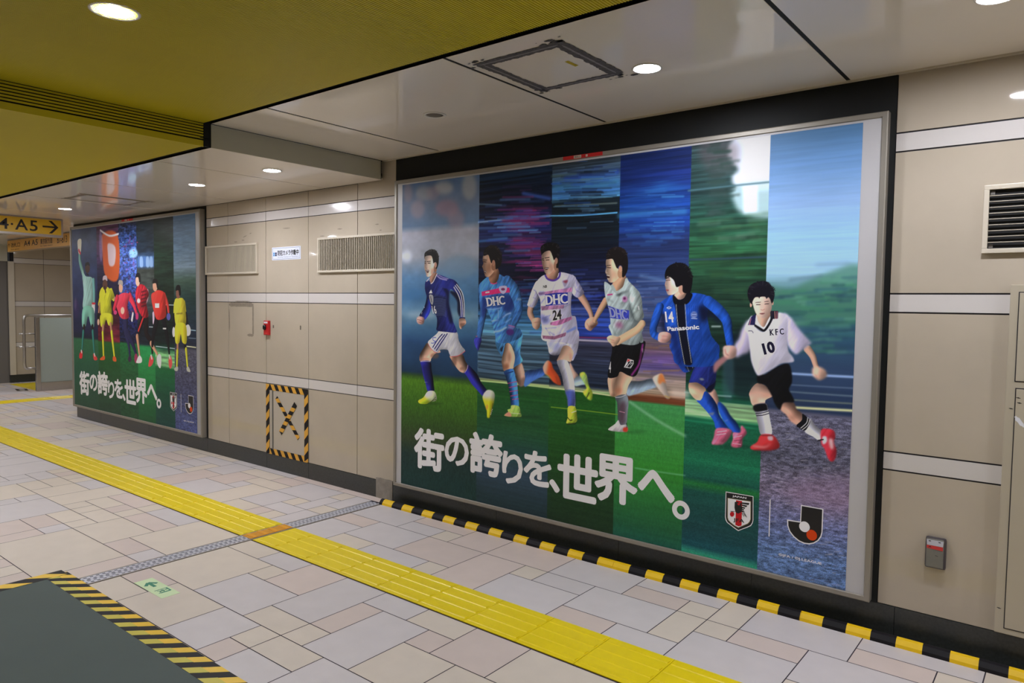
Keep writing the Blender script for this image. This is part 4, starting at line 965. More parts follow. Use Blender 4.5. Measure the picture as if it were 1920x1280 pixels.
cv.poly((160,118,98),(318,440,395,410,385,470,335,548,310,510),sh=.4); cv.line((196,188,196),11,(398,425,372,480,345,530,322,546)); cv.line((190,180,196),12,(268,516,300,480))
cv.poly((212,186,170),(245,210,300,190,352,210,372,290,362,360,350,420,300,462,270,455,258,412,244,370,240,330,246,260),sh=.35,dirn=(-1,-.5)); cv.ell((160,118,98),345,400,26,50,3,.6)
cv.ell((150,108,88),378,360,20,50); cv.poly((34,32,32),(240,215,243,170,270,138,340,116,390,138,420,200,420,290,402,350,385,362,388,300,372,280,354,292,345,240,328,198,290,194,252,204,243,236)); cv.line((90,84,74),7,(340,125,390,160,405,220),1,.6); cv.ell((180,134,116),382,312,15,34)
cv.line((50,34,30),7,(244,288,262,292)); cv.line((50,34,30),8,(284,288,314,288)); cv.line((40,28,26),7,(272,268,316,264)); cv.line((40,28,26),6,(244,270,258,268)); cv.line((150,104,88),6,(262,290,256,345,272,350)); cv.poly((80,40,40),(256,378,302,380,286,412,266,398)); cv.line((226,214,210),6,(262,384,296,384))
cv.poly((200,200,206),(298,672,325,615,342,670),smooth=False); cv.poly((150,150,156),(302,690,348,698,352,780,338,816,312,772)); cv.line((50,44,70),8,(318,710,332,780)); cv.line((30,34,100),20,(312,560,320,620),1,.6)

# footballer in sky-blue kit
cv.crop = (880,610,.1484)
cv.ell((28,60,40),760,1150,170,18,3,.6)
cv.poly((176,140,124),(560,520,650,465,690,560,706,640,690,740,650,768,620,740,590,640),1,sh=.55,dirn=(-1,-.2)); cv.poly((96,70,66),(620,700,700,650,700,760,640,770),3,alpha=.6)
cv.poly((62,104,190),(700,600,760,560,850,552,935,532,968,590,930,632,800,702,712,770,690,740,705,660),1,sh=.5,dirn=(.2,-1),fold=.1)
cv.poly((206,150,130),(930,520,985,440,1036,470,1060,540,1130,640,1158,740,1125,748,1060,712,1000,640,950,602),1,sh=.3,col2=(220,84,40),ax=(950,540,1010,560)); cv.line((150,60,40),10,(1090,640,1120,740),1,.6); cv.poly((150,190,60),(960,600,1010,640,1040,680,980,630),2,alpha=.8)
cv.poly((70,142,206),(330,150,345,280,385,350,410,378,430,330,455,225,510,220,545,260,578,330,575,410,548,528,590,510,672,445,640,350,660,200,672,100,600,30,420,60),sh=.4,fold=.28,dirn=(-1,0)); cv.poly((24,30,52),(392,290,472,224,440,250,410,330),1,alpha=.9); cv.poly((44,84,150),(575,330,580,500,640,460,625,340),2,alpha=.5)
cv.poly((198,158,134),(462,232,512,228,550,300,576,400,560,500,545,546,440,572,415,500,408,440,430,330),sh=.45,dirn=(-1,0)); cv.ell((150,92,66),465,515,34,40,3,.8); cv.ell((150,104,84),505,390,26,60,4,.5); cv.ell((214,170,140),450,470,26,20,3,.5)
cv.poly((56,116,200),(440,575,548,545,580,640,605,750,615,880,622,1020,530,1012,515,900,490,760,455,640),sh=.6,dirn=(-1,0),fold=.15); cv.line((26,54,120),12,(445,606,550,576))
for f in ((485,726,598,702),(500,778,606,756),(508,830,612,814),(518,886,614,870),(540,930,618,918)): cv.line((190,50,110),7,f)
cv.poly((160,204,90),(535,1005,622,1015,645,1080,654,1150,560,1152,445,1136,450,1122,490,1092,482,1060,520,1046),sh=.35,fold=.2); cv.poly((224,140,120),(443,1132,500,1088,530,1145),1); cv.line((220,230,190),5,(530,1100,640,1110)); cv.line((60,80,40),6,(560,1152,654,1150))
cv.poly((58,60,170),(70,160,145,150,152,200,130,270,110,316,86,280,60,220),sh=.5,fold=.2); cv.line((206,70,130),8,(84,132,150,128))
cv.crop = (880,440,.15625)
cv.limb((62,116,190),(138,650,36,160,800,46,168,920,42,142,1050,42,118,1190,36),sh=.5,fold=.25)
cv.poly((64,126,200),(230,500,160,550,115,610,130,700,150,880,200,880,240,960,265,1020,290,1120,310,1200,330,1290,470,1290,620,1220,610,1130,560,1110,600,1000,620,800,560,640,500,560,420,505,350,475,320,570,255,580),sh=.3,fold=.3)
cv.poly((26,38,110),(150,740,200,760,212,860,200,900,168,1000,150,950),4,alpha=.8); cv.poly((28,40,110),(420,715,540,735,520,910,400,900,430,800),5,alpha=.75); cv.poly((30,50,120),(200,740,430,710,430,860,210,870),5,alpha=.75)
cv.limb((62,122,198),(450,560,66,540,680,70,590,860,54,560,990,50,500,1085,38),sh=.45,fold=.3); cv.line((190,200,220),12,(570,770,620,770),2,.7)
cv.ell((74,44,120),488,1165,46,40,1); cv.line((200,80,140),7,(470,1080,540,1100)); cv.ell((140,120,190),500,1110,44,20,2,.7)
cv.poly((222,40,112),(145,682,350,640,480,632,486,690,350,702,150,734),smooth=False,fold=.1); cv.poly((182,168,204),(358,622,446,614,440,680,405,708,368,680)); cv.ell((120,50,100),404,652,24,16); cv.line((226,214,226),14,(196,690,234,684))
for f, w in (((218,888,300,888,388,868),9),((345,900,346,1000),10),((268,1030,342,1020),14),((400,985,450,950,492,935),16),((296,1160,370,1146,440,1108),20),((430,1050,500,1000),8)): cv.line((150,180,224),w,f,1,.85)
for f in ((270,1080,420,960),(300,1130,430,1060),(340,1200,450,1130),(420,900,500,840),(520,950,620,900),(540,1020,620,980),(250,940,330,920)): cv.line((30,60,130),12,f,2,.7)
cv.poly((150,106,82),(235,500,330,400,358,480,322,572,260,578),sh=.4); cv.line((226,60,130),10,(254,574,290,586,328,572)); cv.line((90,60,48),26,(250,500,300,460),3,.6)
cv.poly((192,150,124),(170,252,225,235,275,270,308,330,305,420,240,500,195,498,180,460,160,395,153,380,168,340,160,300),sh=.4,dirn=(-1,-.2)); cv.ell((130,86,64),240,400,34,70,5,.6); cv.ell((216,184,164),190,270,22,26,3,.6)
cv.ell((150,104,80),290,380,26,50); cv.poly((28,22,22),(168,215,190,165,250,126,320,138,370,200,392,280,376,360,340,402,316,408,310,330,290,305,265,342,245,292,225,240,176,252)); cv.line((80,58,48),8,(230,135,300,140,360,200),2,.6); cv.ell((170,120,98),290,338,18,36); cv.line((50,30,28),7,(168,320,200,324)); cv.line((40,26,24),6,(166,298,206,300)); cv.poly((70,34,34),(178,428,204,440,196,460,182,450)); cv.line((226,214,206),5,(180,434,200,446)); cv.line((140,96,76),6,(172,350,160,384,178,396))

# footballer in lavender-white kit with number 24
cv.crop = (990,610,.15625)
cv.ell((24,60,26),600,1140,170,20,3,.5)
cv.poly((196,160,146),(505,440,560,540,604,600,565,665,530,600,500,500),1,sh=.4); cv.poly((158,182,202),(556,640,610,600,695,580,705,690,640,712,560,722),1,sh=.4,dirn=(0,-1))
cv.poly((180,206,60),(620,590,668,556,702,600,730,720,772,800,766,882,735,892,680,840,660,790,700,742),1,sh=.35,fold=.2); cv.line((30,40,20),10,(700,860,730,800),1); cv.poly((120,160,160),(640,600,690,600,710,700,660,700),4,alpha=.5)
cv.poly((192,190,216),(232,185,380,190,460,100,590,50,612,150,592,290,545,412,522,402,530,300,480,245,420,250,380,340,312,356,256,332,240,260),sh=.35,fold=.14); cv.poly((120,130,196),(240,200,370,195,375,260,300,300,250,280),5,alpha=.5); cv.line((120,130,190),10,(520,400,580,330),1); cv.poly((36,34,44),(250,340,380,345,350,400,290,410),4,alpha=.6)
cv.poly((200,40,50),(450,180,492,160,476,196,444,206),smooth=False); cv.poly((24,22,26),(476,200,500,160,522,170,516,210,486,212,448,210),smooth=False)
cv.poly((204,164,142),(355,395,380,340,420,250,482,242,532,290,542,340,512,432,440,414,350,422),sh=.4,dirn=(-.7,-.4)); cv.ell((150,110,94),510,370,18,50,3,.5)
cv.poly((188,188,208),(348,425,440,410,482,440,522,560,552,660,562,800,562,966,485,972,470,860,430,740,410,620,380,530),sh=.35,dirn=(-1,0),fold=.06); cv.poly((56,74,168),(450,790,560,790,562,966,485,972,470,860),2,alpha=.85,sh=.4)
for k in range(8): cv.line((80,100,180),4,(440+k*3,770+k*14,500,766+k*14,558,774+k*14),0,.7)
cv.line((90,90,96),14,(368,490,400,560,424,640),2,.6); cv.line((240,240,246),5,(486,972,562,968))
cv.poly((198,220,60),(480,974,565,974,586,1080,582,1150,520,1172,460,1168,475,1100),sh=.35,fold=.18); cv.line((30,40,20),10,(474,1100,500,1130,526,1128)); cv.line((40,40,30),9,(464,1176,570,1172),1); cv.line((226,236,190),7,(520,1040,576,1020))
cv.crop = (980,440,.15625)
cv.limb(SK,(95,870,38,88,940,38,128,1025,32,155,1070,38),sh=.5); cv.poly(SK,(112,1012,170,992,208,1000,216,1030,202,1108,160,1136,116,1092),sh=.4); cv.line((130,84,70),6,(130,1050,200,1040),1,.7)
cv.limb(SK,(695,730,44,760,830,38,810,930,30,830,1010,30),sh=.5); cv.poly(SK,(762,1022,810,990,862,990,902,1060,852,1112,812,1152,756,1120,744,1070),sh=.4); cv.poly((84,50,44),(800,1100,850,1080,896,1060,850,1116),2,alpha=.8); cv.line((120,76,64),6,(770,1060,800,1120),1,.7)
cv.poly((186,182,214),(200,560,160,560,110,660,62,810,60,850,138,868,190,770,215,660),sh=.4,fold=.2); cv.line((60,60,90),7,(120,650,160,680,180,730),1,.7); cv.line((70,70,100),6,(100,740,150,760),1,.6)
cv.poly((178,174,212),(590,480,650,540,720,655,734,700,664,752,600,710,580,620),sh=.4,fold=.2); cv.line((70,70,130),8,(615,600,640,660,690,690),1,.6)
cv.poly((196,192,222),(262,480,175,550,150,640,185,720,212,800,216,1000,230,1120,240,1262,480,1290,650,1290,640,1000,585,960,580,800,592,700,604,640,640,530,590,480,442,450,400,540,330,545),sh=.25,fold=.12)
for f, c in (((185,695,590,630,590,682,200,722),(176,110,160)),((218,855,500,838,492,882,225,906),(160,108,150)),((330,1052,585,978,592,1012,470,1070,400,1088,332,1080),(176,96,150)),((236,1205,380,1215,520,1168,512,1212,380,1254,242,1244),(140,84,116))): cv.poly(c,f,smooth=False,fold=.25,alpha=.9)
cv.poly((70,84,130),(190,690,260,680,258,720,200,726),3,alpha=.6); cv.poly((100,124,200),(520,1155,640,1092,640,1130,530,1178),1,alpha=.8,smooth=False); cv.poly((60,70,140),(215,960,320,1000,300,1060,230,1050),5,alpha=.7)
for f in ((215,820,260,760),(480,870,560,830),(270,1120,400,1108),(320,1160,380,1200),(270,1110,330,1200),(240,1000,330,960),(470,660,560,620)): cv.line((84,92,150),8,f,1,.6)
cv.poly((36,50,160),(264,715,400,694,541,690,540,828,276,852),smooth=False); cv.poly((120,110,140),(478,550,540,548,530,590,505,625,484,590),1,alpha=.6); cv.poly((150,50,70),(484,556,540,542,520,580),1,alpha=.8)
cv.poly((180,134,112),(280,470,415,395,424,480,380,545,310,528),sh=.4); cv.line((84,58,160),22,(270,486,300,528,372,544,432,508,446,455)); cv.line((170,40,70),5,(300,520,370,540),1,.7)
cv.poly((204,168,148),(235,222,322,190,362,240,388,300,388,400,320,472,275,462,254,420,235,360,228,300),sh=.4,dirn=(-1,-.3)); cv.ell((150,104,84),345,400,28,60,4,.55)
cv.ell((160,116,94),398,370,26,60); cv.poly((22,20,22),(226,240,213,160,250,112,330,90,420,108,446,180,436,270,430,380,402,392,410,290,395,272,375,304,355,250,325,190,270,202,238,228)); cv.ell((176,130,110),402,312,18,38); cv.line((44,28,26),7,(234,300,254,302)); cv.line((44,28,26),8,(278,300,314,298)); cv.line((30,20,20),8,(266,276,316,268)); cv.line((30,20,20),6,(230,286,250,282)); cv.poly((80,36,36),(260,394,312,392,296,418,272,416)); cv.line((232,222,214),6,(268,400,304,400)); cv.line((150,104,86),6,(258,310,246,370,270,378))

# footballer in grey shirt and black shorts
cv.crop = (1120,610,.1641)
cv.ell((34,84,44),440,1212,120,12,3,.5)
cv.poly((130,150,172),(340,650,500,630,632,605,684,690,560,740,430,786,335,792),1,sh=.5,dirn=(0,-1),fold=.08)
cv.poly((192,176,168),(630,602,690,556,745,555,775,640,802,760,828,822,792,832,740,772,680,700),1,sh=.3); cv.poly((226,120,50),(705,560,745,555,778,655,745,640,715,668,690,640),2,alpha=.85); cv.line((196,150,50),12,(770,800,822,820),1,.7)
cv.poly((192,152,128),(122,590,225,583,205,690,200,800,150,795,128,720),sh=.4,dirn=(1,0)); cv.poly((204,162,136),(222,583,262,526,330,560,400,590,352,690,325,780,270,812,200,804,190,700),sh=.45,dirn=(-.8,-.2)); cv.ell((170,106,78),240,745,44,44,5,.7); cv.ell((110,72,56),180,800,34,16,3,.6)
cv.poly((112,122,134),(205,812,325,785,354,870,345,990,325,1132,245,1124,232,980,225,880),sh=.5,dirn=(-.6,0),fold=.08); cv.poly((84,56,70),(250,900,320,880,316,1110,256,1108),5,alpha=.8); cv.line((180,180,190),7,(204,816,265,812,326,786)); cv.line((200,140,160),6,(250,975,310,990))
cv.poly((192,186,192),(240,1078,265,1132,335,1132,342,1205,240,1210,122,1186,200,1122),sh=.3,fold=.1); cv.poly((206,60,40),(296,1168,342,1160,340,1208,296,1206),1); cv.line((30,30,36),7,(330,1110,336,1160))
cv.poly((22,22,26),(180,200,165,300,135,450,122,590,225,582,262,525,360,572,432,576,482,480,542,250,522,170,300,190),sh=.2,fold=.15); cv.line((150,46,140),22,(515,215,490,350,466,450,390,560),1,.9); cv.line((24,22,28),10,(500,290,480,380),1,.8); cv.line((210,190,210),9,(514,260,516,300),1,.8)
cv.poly((196,196,200),(345,376,412,395,414,432,380,487,302,476,328,420),smooth=False); cv.poly((26,24,28),(352,410,405,402,408,432,376,478,318,468,345,440),smooth=False); cv.poly((206,54,50),(345,382,380,392,338,416),smooth=False); cv.line((206,206,210),8,(330,470,380,410)); cv.line((206,206,210),6,(378,440,392,420,400,440,372,468))
cv.poly((152,166,168),(150,-20,160,90,200,190,300,212,400,222,470,205,480,180,492,196,525,178,505,80,490,-20),sh=.3,fold=.14)
cv.crop = (1090,450,.1484)
cv.limb((196,156,124),(305,760,40,240,870,38,190,960,30,165,1010,26),sh=.5)
cv.poly((152,166,168),(300,522,288,580,300,700,340,850,365,1000,378,1180,480,1200,760,1160,760,1000,745,700,700,620,600,520,560,480,440,660,400,600),sh=.3,fold=.16)
cv.poly((158,172,170),(620,560,745,690,772,860,786,980,690,1012,640,900,612,780),sh=.35,fold=.22); cv.poly((40,50,54),(610,780,650,900,690,1010,660,1000,610,900),4,alpha=.7)
for f in ((620,790,600,900),(640,870,690,850),(450,700,560,660),(330,740,400,780),(480,800,600,760),(380,1080,430,1200),(590,1010,690,1020)): cv.line((70,84,86),10,f,2,.6)
cv.poly((54,66,178),(338,826,470,872,602,884,600,996,480,998,366,982),smooth=False,fold=.15); cv.ell((182,120,170),548,745,34,40,1,.9); cv.ell((90,30,80),545,735,16,16,1); cv.line((190,50,130),16,(330,688,385,680)); cv.poly((150,66,120),(430,1050,500,1030,520,1110,440,1090),4,alpha=.7)
cv.line((200,200,206),10,(715,830,725,870)); cv.limb((212,172,136),(765,1050,44,700,1125,44,580,1200,46,450,1275,44),sh=.4,lx=-.2)
cv.poly((186,142,112),(395,540,530,430,566,500,520,620,450,652,410,600),sh=.4); cv.poly((170,184,182),(560,480,590,520,540,610,450,668,420,640,450,640,520,590,545,520),fold=.1); cv.poly((160,174,174),(395,560,440,640,440,668,400,640,370,580)); cv.poly((36,44,46),(440,690,540,648,600,636,520,670,480,700),2,alpha=.85)
cv.poly((208,174,146),(320,240,390,235,440,330,472,380,474,470,400,532,350,526,330,490,318,440,304,400,318,350,308,300),sh=.4,dirn=(-1,-.2)); cv.ell((176,126,94),430,440,36,60,5,.5)
cv.ell((180,134,102),492,420,36,60); cv.poly((30,24,26),(318,240,314,180,360,110,470,85,552,130,588,250,582,380,540,462,512,455,515,340,480,318,450,357,418,290,390,236)); cv.line((90,62,66),9,(400,100,480,92,550,150),2,.6); cv.ell((196,148,118),492,362,22,40); cv.line((44,28,26),8,(326,342,368,346)); cv.line((34,24,24),7,(318,318,366,314)); cv.poly((60,30,30),(322,452,356,462,352,478,326,472)); cv.line((228,216,208),6,(320,438,350,446)); cv.line((224,206,192),6,(326,486,346,488)); cv.line((230,212,200),10,(312,350,306,400,326,412),1,.6)
cv.crop = (1120,610,.1641)
cv.poly((212,172,144),(110,134,150,110,205,120,262,140,232,205,182,238,150,205,118,172),sh=.35); cv.line((140,92,74),6,(130,150,190,170),1,.7); cv.line((140,92,74),6,(150,185,200,195),1,.7); cv.line((236,216,204),7,(112,136,150,116),1,.7)

# boy in blue training top
cv.crop = (1260,650,.15625)
cv.ell((16,56,44),760,1195,200,16,3,.6)
cv.poly((186,146,132),(430,545,500,500,545,580,562,672,540,708,500,640),1,sh=.4); cv.poly((28,80,196),(565,655,640,720,700,820,770,900,822,1000,800,1032,730,1022,640,920,580,820,545,710),1,sh=.55,dirn=(1,-.5)); cv.line((150,150,170),10,(630,885,665,870),1,.7)
cv.poly((206,96,130),(730,1025,815,1025,830,940,882,990,892,1040,845,1100,836,1190,770,1206,708,1185,730,1100),1,sh=.35,fold=.2); cv.line((236,170,190),7,(735,1080,830,1060)); cv.line((236,170,190),7,(725,1150,820,1165)); cv.line((120,40,70),6,(740,1120,830,1110))
cv.poly((212,172,144),(208,425,300,420,392,485,398,540,340,636,280,626,220,560,198,500),sh=.45,dirn=(.3,-1)); cv.ell((180,120,90),290,590,60,26,4,.5)
cv.poly((28,76,188),(395,530,470,590,540,700,562,800,620,900,667,975,530,977,500,890,430,790,340,690,293,640,350,632),sh=.5,dirn=(1,-.5),fold=.08); cv.poly((120,130,150),(436,795,505,782,480,822),1,alpha=.8)
cv.poly((212,100,136),(530,977,668,977,718,1020,660,1120,600,1166,520,1172,473,1156,500,1080),1,sh=.35,fold=.15); cv.line((240,190,206),8,(540,1015,650,1000)); cv.line((240,190,206),7,(530,1050,640,1035)); cv.line((238,150,180),18,(500,1130,600,1150),2,.5)
cv.poly((18,20,46),(400,470,440,546,498,505,520,400,440,380),1); cv.poly((34,46,128),(330,175,260,260,215,380,208,426,300,426,390,482,410,500,440,470,520,400,522,190,430,150),sh=.35,fold=.14); cv.line((50,80,180),8,(440,240,420,420),1,.7); cv.poly((120,130,140),(325,380,360,372,385,392,350,400),1)
cv.poly((26,70,170),(-10,-60,60,180,130,295,205,295,270,240,330,170,430,165,520,218,530,-60),sh=.3,fold=.2); cv.poly((16,18,34),(40,-60,120,100,160,250,230,280,260,220,220,0,200,-60),2,alpha=.95)
for f in ((105,-20,150,160,200,290),(190,-20,225,120,245,250)): cv.line((160,160,160),4,f)
cv.crop = (1210,480,.15625)
cv.poly((26,78,182),(330,462,200,540,140,600,160,700,230,700,230,860,290,960,330,1100,385,1300,850,1300,848,1050,790,950,760,830,740,700,760,600,750,480,560,440,500,500,400,560),sh=.25,fold=.16)
cv.poly((18,24,60),(140,640,230,690,240,860,300,960,270,930,200,880,190,740),4,alpha=.85); cv.poly((16,26,80),(240,860,380,900,460,1300,390,1300,330,1100,290,960),5,alpha=.7)
cv.poly((16,18,34),(340,490,350,570,370,700,390,900,440,1150,465,1290,560,1290,530,1100,490,900,480,700,475,560,545,460,440,540),1,alpha=.97)
for k in range(8): cv.line((18,40,116),5,(500+k*24,580+k*3,505+k*22,800,540+k*20,1200),0,.55)
for k in range(5): cv.line((16,38,110),9,(550,930+k*45,600,970+k*45,660,920+k*45),2,.5)
cv.poly((14,20,50),(640,590,760,620,905,745,890,800,770,730,700,800,650,720),5,alpha=.9)
cv.limb((30,86,190),(170,600,48,130,720,52,92,850,46,100,930,44,160,965,42),sh=.5,fold=.18); cv.poly((204,156,146),(165,922,240,905,300,930,302,990,240,1037,165,1026,150,990),sh=.35); cv.line((150,96,90),6,(190,950,270,960),1,.7); cv.line((150,96,90),6,(190,1000,270,1005),1,.7)
cv.limb((28,84,190),(750,540,66,870,640,68,965,760,60,990,900,52,1012,1040,48),sh=.45,fold=.16); cv.line((14,24,70),10,(820,700,900,740),3,.7); cv.line((14,24,60),6,(962,1075,1060,1072))
cv.poly((208,164,152),(950,1078,1062,1078,1088,1150,1072,1205,982,1232,945,1190,938,1130),1,sh=.35); cv.line((110,60,60),7,(960,1120,965,1170,1000,1190),1,.8)
cv.poly((204,162,142),(345,470,440,360,498,450,460,502,400,518),sh=.4); cv.poly((16,17,28),(328,470,350,575,500,572,566,460,500,440,460,502,400,522,352,476))
cv.poly((224,194,178),(240,240,330,250,382,330,402,400,340,457,275,462,255,430,245,400,236,340,247,290),sh=.35,dirn=(-1,0)); cv.ell((196,150,126),350,400,40,50,5,.5)
cv.ell((190,146,124),440,390,44,70); cv.poly((18,16,22),(232,252,240,180,290,110,400,76,500,110,562,230,560,340,530,440,450,430,440,350,372,370,345,300,312,262,265,240,240,272)); cv.line((70,40,40),7,(244,288,292,284)); cv.line((60,40,44),6,(240,262,286,268)); cv.poly((150,80,84),(246,398,282,402,270,420,250,414)); cv.line((196,150,130),5,(242,300,234,345,254,352))
for f in ((365,575,375,700,392,860,430,1090,468,1290),(472,570,480,700,496,900,526,1120,548,1270)): cv.line((196,196,186),5,f)
cv.ell((170,172,200),582,702,38,40,1,.7); cv.line((40,60,140),8,(562,680,602,680)); cv.line((40,60,140),8,(560,712,604,712)); cv.line((210,210,220),6,(548,742,616,746)); cv.poly((180,190,216),(248,618,282,600,316,618,282,636),smooth=False); cv.poly((28,78,176),(268,618,282,610,296,618,282,626),smooth=False)

# boy in white shirt and black shorts
cv.crop = (1380,670,.16406)
cv.ell((34,40,48),420,1090,280,14,3,.5)
cv.poly((186,140,122),(538,512,652,507,692,590,752,640,752,720,700,768,620,722,570,650,505,590),1,sh=.45,dirn=(.5,-1)); cv.ell((140,92,78),650,680,50,34,4,.5)
cv.poly((196,196,212),(840,690,900,770,970,830,977,900,945,942,880,902,780,832),sh=.4,dirn=(.5,-1)); cv.poly((22,22,28),(755,640,800,668,842,712,835,760,785,832,720,802,688,770,750,710),sh=.2)
for f in ((815,680,800,740,735,800),(838,704,815,765,755,818)): cv.line((210,210,220),8,f)
cv.poly((206,44,62),(970,830,1030,810,1112,830,1132,900,1116,960,1146,1060,1132,1150,1090,1184,1050,1150,1010,1040,972,980),1,sh=.3,fold=.15); cv.poly((220,200,206),(1055,935,1100,930,1110,1030,1080,1040),2,alpha=.8); cv.poly((190,196,214),(985,905,1030,900,1035,960,990,985),1); cv.line((30,24,30),14,(935,940,990,930)); cv.line((140,20,34),10,(1080,1100,1100,1180),2,.7)
cv.poly((208,164,146),(250,288,340,320,432,390,430,432,340,480,318,525,195,547,155,450,150,400,190,330),sh=.45,dirn=(.2,-.9)); cv.ell((176,120,100),215,490,40,36,4,.5); cv.ell((220,180,160),230,350,40,36,5,.5); cv.ell((170,112,84),350,440,60,22,4,.5)
cv.poly((194,194,212),(204,545,335,520,366,600,386,700,406,872,285,877,250,760,225,650),sh=.3,dirn=(-1,0)); cv.poly((22,22,28),(200,545,335,521,362,590,340,604,218,614),1)
for f in ((222,634,300,626,366,606),(228,658,300,652,370,632)): cv.line((24,22,34),9,f)
cv.poly((206,50,56),(285,880,412,880,482,960,487,1030,380,1057,200,1052,160,1026,180,1000,240,960),1,sh=.35); cv.poly((232,190,190),(190,1000,330,1010,400,975,330,1030,210,1020),2,alpha=.6); cv.poly((196,190,204),(360,900,412,895,418,940,370,940),1,alpha=.8); cv.line((40,24,30),7,(288,884,410,882),1); cv.line((120,24,34),8,(200,1056,400,1060),1,.7)
cv.poly((20,20,24),(245,190,330,190,450,110,590,66,632,160,636,280,603,362,642,440,658,506,540,512,500,592,440,522,400,420,330,312,248,285),1,sh=.15,fold=.1)
cv.crop = (1340,515,.15625)
cv.poly((160,112,116),(-5,1060,130,960,160,1000,60,1100,-5,1175),2); cv.poly((186,176,210),(410,540,330,640,290,760,235,850,250,985,330,955,420,905,450,700),3,sh=.2)
cv.poly((206,164,152),(112,858,230,855,262,900,240,985,160,1005,105,960,100,910),2,sh=.35); cv.line((110,60,60),7,(120,890,130,940,160,960),1,.8)
cv.limb(SK,(1110,885,46,1170,970,38,1200,1060,32,1215,1105,32),sh=.4); cv.poly((210,166,146),(1178,1108,1260,1102,1332,1150,1338,1220,1262,1262,1214,1242,1170,1190),2,sh=.35); cv.line((150,104,90),7,(1200,1190,1230,1240),1,.7)
cv.poly((196,188,220),(820,470,900,500,950,560,1010,650,1148,802,1142,832,1060,892,975,950,900,880,850,760),2,sh=.25,fold=.06)
cv.poly((204,200,222),(450,490,400,545,360,640,400,720,420,900,440,1040,500,1190,560,1198,700,1122,800,1062,940,1042,935,985,880,900,870,700,870,500,760,450,680,530,590,680,480,610),1,sh=.2,fold=.05)
cv.poly((176,166,206),(840,560,950,600,1000,760,880,820,850,700),14,alpha=.45); cv.ell((176,170,206),540,1020,60,60,8,.5)
cv.poly((200,156,134),(500,470,640,440,662,500,590,642,520,570),sh=.35); cv.poly((206,204,222),(484,600,500,480,520,560,585,625,640,530,665,500,650,580,590,672)); cv.poly((34,34,84),(440,500,492,465,482,600,398,600,420,530),smooth=False); cv.poly((28,28,44),(660,430,760,430,757,520,672,532),smooth=False); cv.line((190,120,130),8,(430,520,412,596)); cv.line((190,130,120),8,(716,436,720,520)); cv.line((120,70,84),18,(742,440,740,515))
cv.line((24,24,32),27,(482,604,540,640,590,662,640,600,678,528))
cv.poly((214,180,164),(450,300,520,255,650,262,682,340,672,430,620,502,570,518,520,492,480,430),sh=.3); cv.ell((180,134,116),640,440,26,50,5,.4); cv.ell((206,160,142),432,358,12,28); cv.ell((196,150,130),694,336,10,26)
cv.poly((22,20,32),(440,352,400,280,393,200,430,120,520,80,610,74,680,130,717,220,702,310,682,342,662,290,640,268,620,286,600,262,545,264,535,284,520,266,480,272,455,312)); cv.line((54,50,80),12,(450,150,520,110,600,105),3,.5)
cv.line((60,40,40),9,(496,354,540,352)); cv.line((60,40,40),9,(598,346,642,342)); cv.line((60,44,44),7,(488,328,546,322)); cv.line((60,44,44),7,(594,318,640,312)); cv.line((176,128,112),8,(548,412,570,420,592,408)); cv.poly((130,74,74),(536,460,600,456,580,472,552,472)); cv.line((190,140,124),6,(556,350,552,400),2,.5)
cv.line((44,40,60),7,(400,668,440,668,456,690))
# tousled hair
for crop_, cx_, cy_, rx, ry, a0, a1, cl in (((760,450,.1484),335,205,84,88,-175,20,(42,38,38)),((880,440,.15625),285,225,100,98,-185,45,(34,26,24)),((980,440,.15625),335,190,112,98,-190,35,(22,20,22)),((1090,450,.1484),450,210,132,122,-185,40,(32,26,26)),((1210,480,.15625),400,240,160,164,-190,60,(18,16,20)),((1340,515,.15625),555,210,160,134,-190,10,(22,20,30))):
    cv.crop = crop_
    for k in range(46):
        t_ = math.radians(R.uniform(a0, a1)); r0, r1 = R.uniform(.7, .92), R.uniform(.97, 1.08); tt = t_+R.uniform(-.12, .2)
        cv.line(cl if R.random() < .7 else tuple(v+26 for v in cl), R.uniform(4, 9), (cx_+rx*r0*math.cos(t_), cy_+ry*r0*math.sin(t_), cx_+rx*r1*math.cos(tt), cy_+ry*r1*math.sin(tt)), 0, .8)
p1 = cv.to_object('poster_print', big)
del cv

# ---- small poster (same layout, goalkeepers)
c2 = Canvas(-9.545, -6.610, .166, 2.268, 300)
c2.column(134, 183.5, [(430,(60,72,104)),(480,(50,64,104)),(560,(42,52,92)),(620,(36,40,72)),(632,(34,40,60)),(636,(48,104,70)),(700,(36,84,66)),(770,(40,74,58))], .2, (30, 60), 3, None, (634, .1, 4, 6))
c2.column(183.5, 224, [(425,(70,40,70)),(460,(84,44,90)),(510,(40,34,70)),(560,(30,24,44)),(600,(70,22,40)),(638,(120,30,50)),(642,(36,96,40)),(700,(36,84,50)),(770,(38,70,54))], .4, (9, 60), 4, None, (640, .1, 4, 6))
c2.column(224, 257.7, [(415,(40,46,66)),(450,(40,70,130)),(480,(66,96,170)),(540,(50,70,140)),(600,(30,34,80)),(640,(24,30,60)),(644,(34,110,60)),(700,(36,90,54)),(790,(34,74,50))], .8, (5, 12), 5, ((190,50,90), 440, 600), (642, .1, 4, 6))
c2.column(257.7, 290, [(410,(34,44,50)),(470,(36,50,66)),(481,(60,90,130)),(500,(60,84,120)),(505,(60,66,60)),(560,(66,76,76)),(620,(24,34,44)),(645,(30,40,50)),(650,(40,150,84)),(700,(40,130,70)),(800,(28,80,50))], .3, (6, 40), 6, None, (648, .1, 4, 6))
c2.column(290, 326.5, [(400,(30,38,34)),(480,(34,60,44)),(560,(28,44,34)),(640,(24,36,40)),(652,(26,80,60)),(664,(120,180,120)),(684,(120,176,120)),(690,(30,104,60)),(740,(24,80,62)),(810,(26,66,66))], .4, (6, 60), 7, None, (690, .1, 4, 6))
